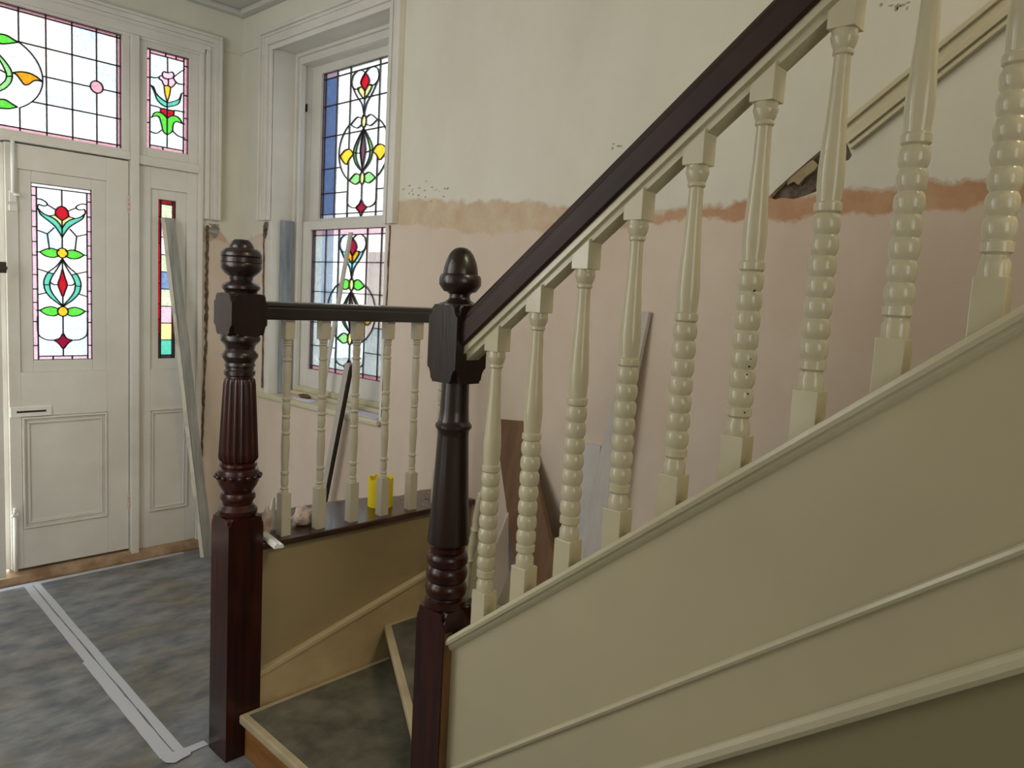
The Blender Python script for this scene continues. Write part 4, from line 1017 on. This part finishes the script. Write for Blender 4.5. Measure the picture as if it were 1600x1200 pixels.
# laths before the window
board('timber_lath', 'thin pale lath standing on the sill against the lower sash', 'lath', (2.215, 3.462, .915), (2.285, 3.335, 1.80), (0, -.026, 0), (.010, 0, 0), mat('pale_bare_lath', srgb(196, 192, 182), .7, .2, bump=.2), 'laths by the window')
board('timber_lath', 'grey lath with a dark edge leaning on the sill nosing from the hall floor', 'lath', (2.045, 3.295, 0), (2.088, 3.045, 1.165), (.006, -.030, 0), (.012, .006, 0), mat('pale_grey_lath', srgb(176, 172, 164), .7, .2, bump=.3), 'laths by the window')
board('timber_lath_strip', 'dark brown strip leaning beside the grey lath under the side window', 'lath', (2.052, 3.264, 0), (2.095, 3.014, 1.15), (.004, -.014, 0), (.012, .006, 0), M_dark, 'laths by the window')
# boards leaning on the stair wall: positions on the wall plane from the photo, feet on the treads
def wallboard(name, label, px_tl, px_tr, px_bl, px_br, x_top, x_bot, th, m, cat='plank', zf=None):
    """quad of photo points: top left/right on x_top, bottom left/right on x_bot"""
    P_ = [on(0, x_bot, *px_bl), on(0, x_bot, *px_br), on(0, x_top, *px_tr), on(0, x_top, *px_tl)]
    if zf is not None:                     # run on down to the tread
        for i, j in ((0, 3), (1, 2)):
            d = P_[i]-P_[j]; P_[i] = P_[j]+d*((zf-P_[j].z)/d.z)
    nn = (P_[1]-P_[0]).cross(P_[3]-P_[0]).normalized()
    if nn.x < 0: nn = -nn
    mb = MB(); vs = P_+[p+nn*th for p in P_]
    mb.add(vs, [(0, 1, 2, 3), (7, 6, 5, 4), (0, 4, 5, 1), (1, 5, 6, 2), (2, 6, 7, 3), (3, 7, 4, 0)])
    return tag(mb.build(name, m, bevel=.0015), label, cat, 'loose planks')
wallboard('timber_plank', 'dark brown plank leaning on the pink stair wall behind the first two beaded balusters', (772, 654), (817, 658), (806, 900), (862, 858), XW-.022, 2.02, .018, mat('dull_brown_plank', srgb(104, 78, 58), .65, .25, bump=.3, col2=srgb(122, 94, 70), nscale=4, stretch=(5, 5, 1)), zf=.43)
wallboard('timber_plank', 'long grey plank with sawn end leaning up the pink stair wall', (989, 487), (1014, 487), (896, 885), (935, 870), XW-.020, 2.04, .016, mat('grey_painted_plank', srgb(178, 174, 170), .65, .3, bump=.3, col2=srgb(192, 188, 184), nscale=5, stretch=(6, 6, 1)))
wallboard('timber_plank', 'short pale grey plank behind the long grey one', (910, 692), (938, 697), (893, 905), (925, 905), XW-.012, 2.11, .010, mat('pale_grey_painted_plank', srgb(204, 199, 196), .6, .3, bump=.3, col2=srgb(188, 184, 180), nscale=5))
wallboard('timber_plank', 'low lilac-white plank slanting on the winder treads behind the first beaded baluster', (795, 800), (803, 880), (765, 880), (773, 950), 2.06, 1.96, .014, mat('lilac_white_painted_plank', srgb(190, 182, 176), .6, .3, bump=.3))

# loose turned baluster piece leaning on the ledge end
a, b = on(0, 1.86, 752, 772), on(0, 1.90, 736, 865)
d_ = (a-b); b = b-d_*.9
d_ = (a-b); L_ = d_.length
lbp = [(.014, 0), (.016, .03), (.017, .08), (.0145, .16), (.012, .20), (.017, .21), (.012, .22), (.015, .26), (.0175, .30), (.012, .335), (.017, .345), (.012, .355), (.016, .39), (.013, L_)]
lbp = [p for p in lbp if p[1] < L_]+[(.013, L_)]
mb = MB().lathe(lbp, (0, 0, 0), 20); Rm = d_.to_track_quat('Z', 'Y').to_matrix(); mb.v = [tuple(Rm @ Vector(v)+b) for v in mb.v]
tag(mb.build('loose_baluster', M_cream), 'broken cream turned baluster leaning on the wall end of the ledge, behind the acorn newel', 'baluster')

# yellow roll on the ledge
rc = Vector((1.772, 2.322)); yr = empty('yellow_roll', (rc.x, rc.y, .687)); tag(yr, 'yellow roll of abrasive paper standing on the ledge, top edge frayed', 'roll')
mb = MB(); n = 40; ri_ = random.Random(11); R1, R2, Hh = .0475, .0445, .112
tops = [Hh+ri_.uniform(-.006, .004) for _ in range(n)]
vs = []
for k in range(n):
    c, s_ = math.cos(2*math.pi*k/n), math.sin(2*math.pi*k/n)
    vs += [(rc.x+R1*c, rc.y+R1*s_, .688), (rc.x+R1*c, rc.y+R1*s_, .688+tops[k]), (rc.x+R2*c, rc.y+R2*s_, .688+tops[k]), (rc.x+R2*c, rc.y+R2*s_, .688)]
mb.add(vs, [(k*4+j, ((k+1) % n)*4+j, ((k+1) % n)*4+(j+1) % 4, k*4+(j+1) % 4) for k in range(n) for j in range(4)])
mb.build('outer_wrap', M_yellow, yr)
mb = MB(); pts = []
for k in range(70):
    a = k*.32; r = .041-k*.00030; pts.append((rc.x+r*math.cos(a), rc.y+r*math.sin(a)))
for p, q in zip(pts[:-1], pts[1:]):
    dd = (Vector(q)-Vector(p)).normalized(); nn = Vector((-dd.y, dd.x))*.0008; p = Vector(p); q = Vector(q)
    mb.prism([tuple(p+nn), tuple(q+nn), tuple(q-nn), tuple(p-nn)], .688, .688+Hh-.010, lambda u, v, d: (u, v, d))
mb.build('inner_coils', M_yellow, yr)

def lump(name, label, cat, c, r, sc, m, seed, squash=.5):
    bm = bmesh.new(); bmesh.ops.create_icosphere(bm, subdivisions=3, radius=1); rnd = random.Random(seed)
    import mathutils.noise as mn
    for v in bm.verts:
        k = 1+.35*mn.noise(v.co*1.6+Vector((seed, 0, 0)))+.18*mn.noise(v.co*4+Vector((0, seed, 0)))
        v.co = Vector((v.co.x*sc[0]*k, v.co.y*sc[1]*k, max(v.co.z*k, -.75)*sc[2]))
    mz = min(v.co.z for v in bm.verts)
    me = bpy.data.meshes.new(name); bm.to_mesh(me); bm.free()
    o = link(name, me, m); o.location = (c[0], c[1], c[2]-mz); return tag(o, label, cat)
lump('crumpled_paper', 'pinkish crumpled dusty paper lump on the ledge between the first two slender balusters', 'paper', (1.418, 2.285, .6875), 1, (.042, .032, .034), M_papr, 4)
lump('plaster_scrap', 'small grey scrap standing on the ledge behind the first slender baluster', 'scrap', (1.262, 2.262, .6875), 1, (.017, .014, .052), M_papr, 8)
tag(MB().prism([(1.275, .69), (1.312, .69), (1.304, .80), (1.298, .802)], 2.285, 2.290, lambda u, v, d: (u, d, v)).build('cardboard_sliver', M_white2), 'thin white pointed sliver upright behind the first slender baluster', 'scrap')
lump('black_scrap', 'black crumpled scrap on the ledge beside the fluted newel', 'scrap', (1.214, 2.250, .6875), 1, (.014, .020, .014), M_black, 12)
# white offcut of moulding on the ledge corner
A_, B_ = on(2, .6885, 406, 833), on(2, .6885, 436, 857); dd = (B_-A_).normalized(); nn = Vector((-dd.y, dd.x, 0))
prof = [(0, 0), (0, .010), (.006, .014), (.010, .010), (.016, .010), (.020, .016), (.027, .012), (.030, .006), (.030, 0)]
vs = [A_+nn*(u-.015)*(-1)+Vector((0, 0, v)) for u, v in prof]+[B_+nn*(u-.015)*(-1)+Vector((0, 0, v)) for u, v in prof]; n = len(prof)
tag(MB().add(vs, [tuple(range(n)), tuple(range(2*n-1, n-1, -1))]+[(i, i+n, (i+1) % n+n, (i+1) % n) for i in range(n)]).build('moulding_offcut', M_white2), 'short white moulding offcut lying over the ledge corner by the fluted newel', 'offcut')
# dust and crumbs along the ledge end
cr_ = MB(); r6 = random.Random(2)
for k in range(60):
    x = r6.uniform(1.88, 2.1); y = r6.uniform(2.2, 2.38); s_ = r6.uniform(.002, .006); cr_.box((x, y, .687), (x+s_, y+s_, .687+s_*.6))
tag(cr_.build('plaster_crumbs', M_papr), 'plaster crumbs scattered on the ledge near the window wall', 'rubble', kind='stuff')
# scraps on the sill
lump('brown_rag', 'brown rag scrap on the window sill behind the first two slender balusters', 'scrap', (2.235, 3.63, .9145), 1, (.020, .048, .012), M_brown, 21)
def sheet(name, label, pts, z, m): return tag(MB().prism(pts, z, z+.0012, lambda u, v, d: (u, v, d)).build(name, m), label, 'paper')
M_lil = mat('lilac_white_paper', srgb(214, 212, 232), .7, .3)
sheet('paper_scrap', 'lilac-white paper piece on the sill beside the brown rag', [(2.155, 3.64), (2.20, 3.67), (2.24, 3.50), (2.165, 3.46)], .9142, M_lil)
sheet('paper_scrap', 'lilac-white paper piece on the right end of the window sill', [(2.15, 3.12), (2.24, 3.14), (2.245, 2.90), (2.155, 2.88)], .9142, M_lil)
lump('mortar_crumb', 'grey mortar crumb on the sill right of the laths', 'scrap', (2.225, 3.16, .9145), 1, (.014, .020, .009), M_cement, 30)
MB()
# ---- tape on the floor
def tape(name, label, pts, z=.0006, grp='floor tape'):
    vs = [(x, y) for x, y in pts]
    return tag(MB().prism(vs, z, z+.0010, lambda u, v, d: (u, v, d)).build(name, M_tape), label, 'tape', grp)
P0, P1 = Vector((1.053, 4.11)), Vector((.985, 2.33)); d = (P1-P0).normalized(); nn = Vector((-d.y, d.x))
def strip(o0, o1, t0, t1, seed):
    r_ = random.Random(seed); L = (P1-P0).length; k = 14
    A = [P0+d*L*(t0+(t1-t0)*i/k)+nn*(o0+r_.uniform(-.0015, .0015)) for i in range(k+1)]; Bq = [P0+d*L*(t0+(t1-t0)*i/k)+nn*(o1+r_.uniform(-.0015, .0015)) for i in range(k+1)]
    return A, Bq
def tape_strip(label, o0, o1, t0, t1, seed, z):
    A, Bq = strip(o0, o1, t0, t1, seed); mb = MB()
    for i in range(len(A)-1): mb.prism([tuple(A[i]), tuple(A[i+1]), tuple(Bq[i+1]), tuple(Bq[i])], z, z+.0012, lambda u, v, d: (u, v, d))
    tag(mb.build('floor_tape', M_tape), label, 'tape', 'floor tape')
tape_strip('long grey tape strip on the floor from the doors, the one on the stair side', .004, .034, 0, 1.0, 1, .0004)
tape_strip('far half of the grey floor tape strip lying away from the stairs', -.036, -.002, 0, .56, 2, .0004)
tape_strip('near half of the grey floor tape strip lying away from the stairs', -.044, -.002, .55, 1.01, 3, .0008)
tape('floor_tape', 'short grey tape strip on the floor running into the foot of the fluted newel', [(.955, 2.320), (1.084, 2.322), (1.084, 2.290), (.955, 2.284)], .0022)
tape('floor_tape', 'ragged grey tape patch at the corner where the floor tapes meet', [(.940, 2.305), (.948, 2.312), (1.015, 2.33), (1.03, 2.30), (1.02, 2.275), (.985, 2.268), (.965, 2.262), (.945, 2.28)], .0036)
tape('floor_tape', 'pale tape strip along the foot of the timber threshold', [(.55, 4.095), (1.80, 4.118), (1.80, 4.146), (.55, 4.135)], .0004)
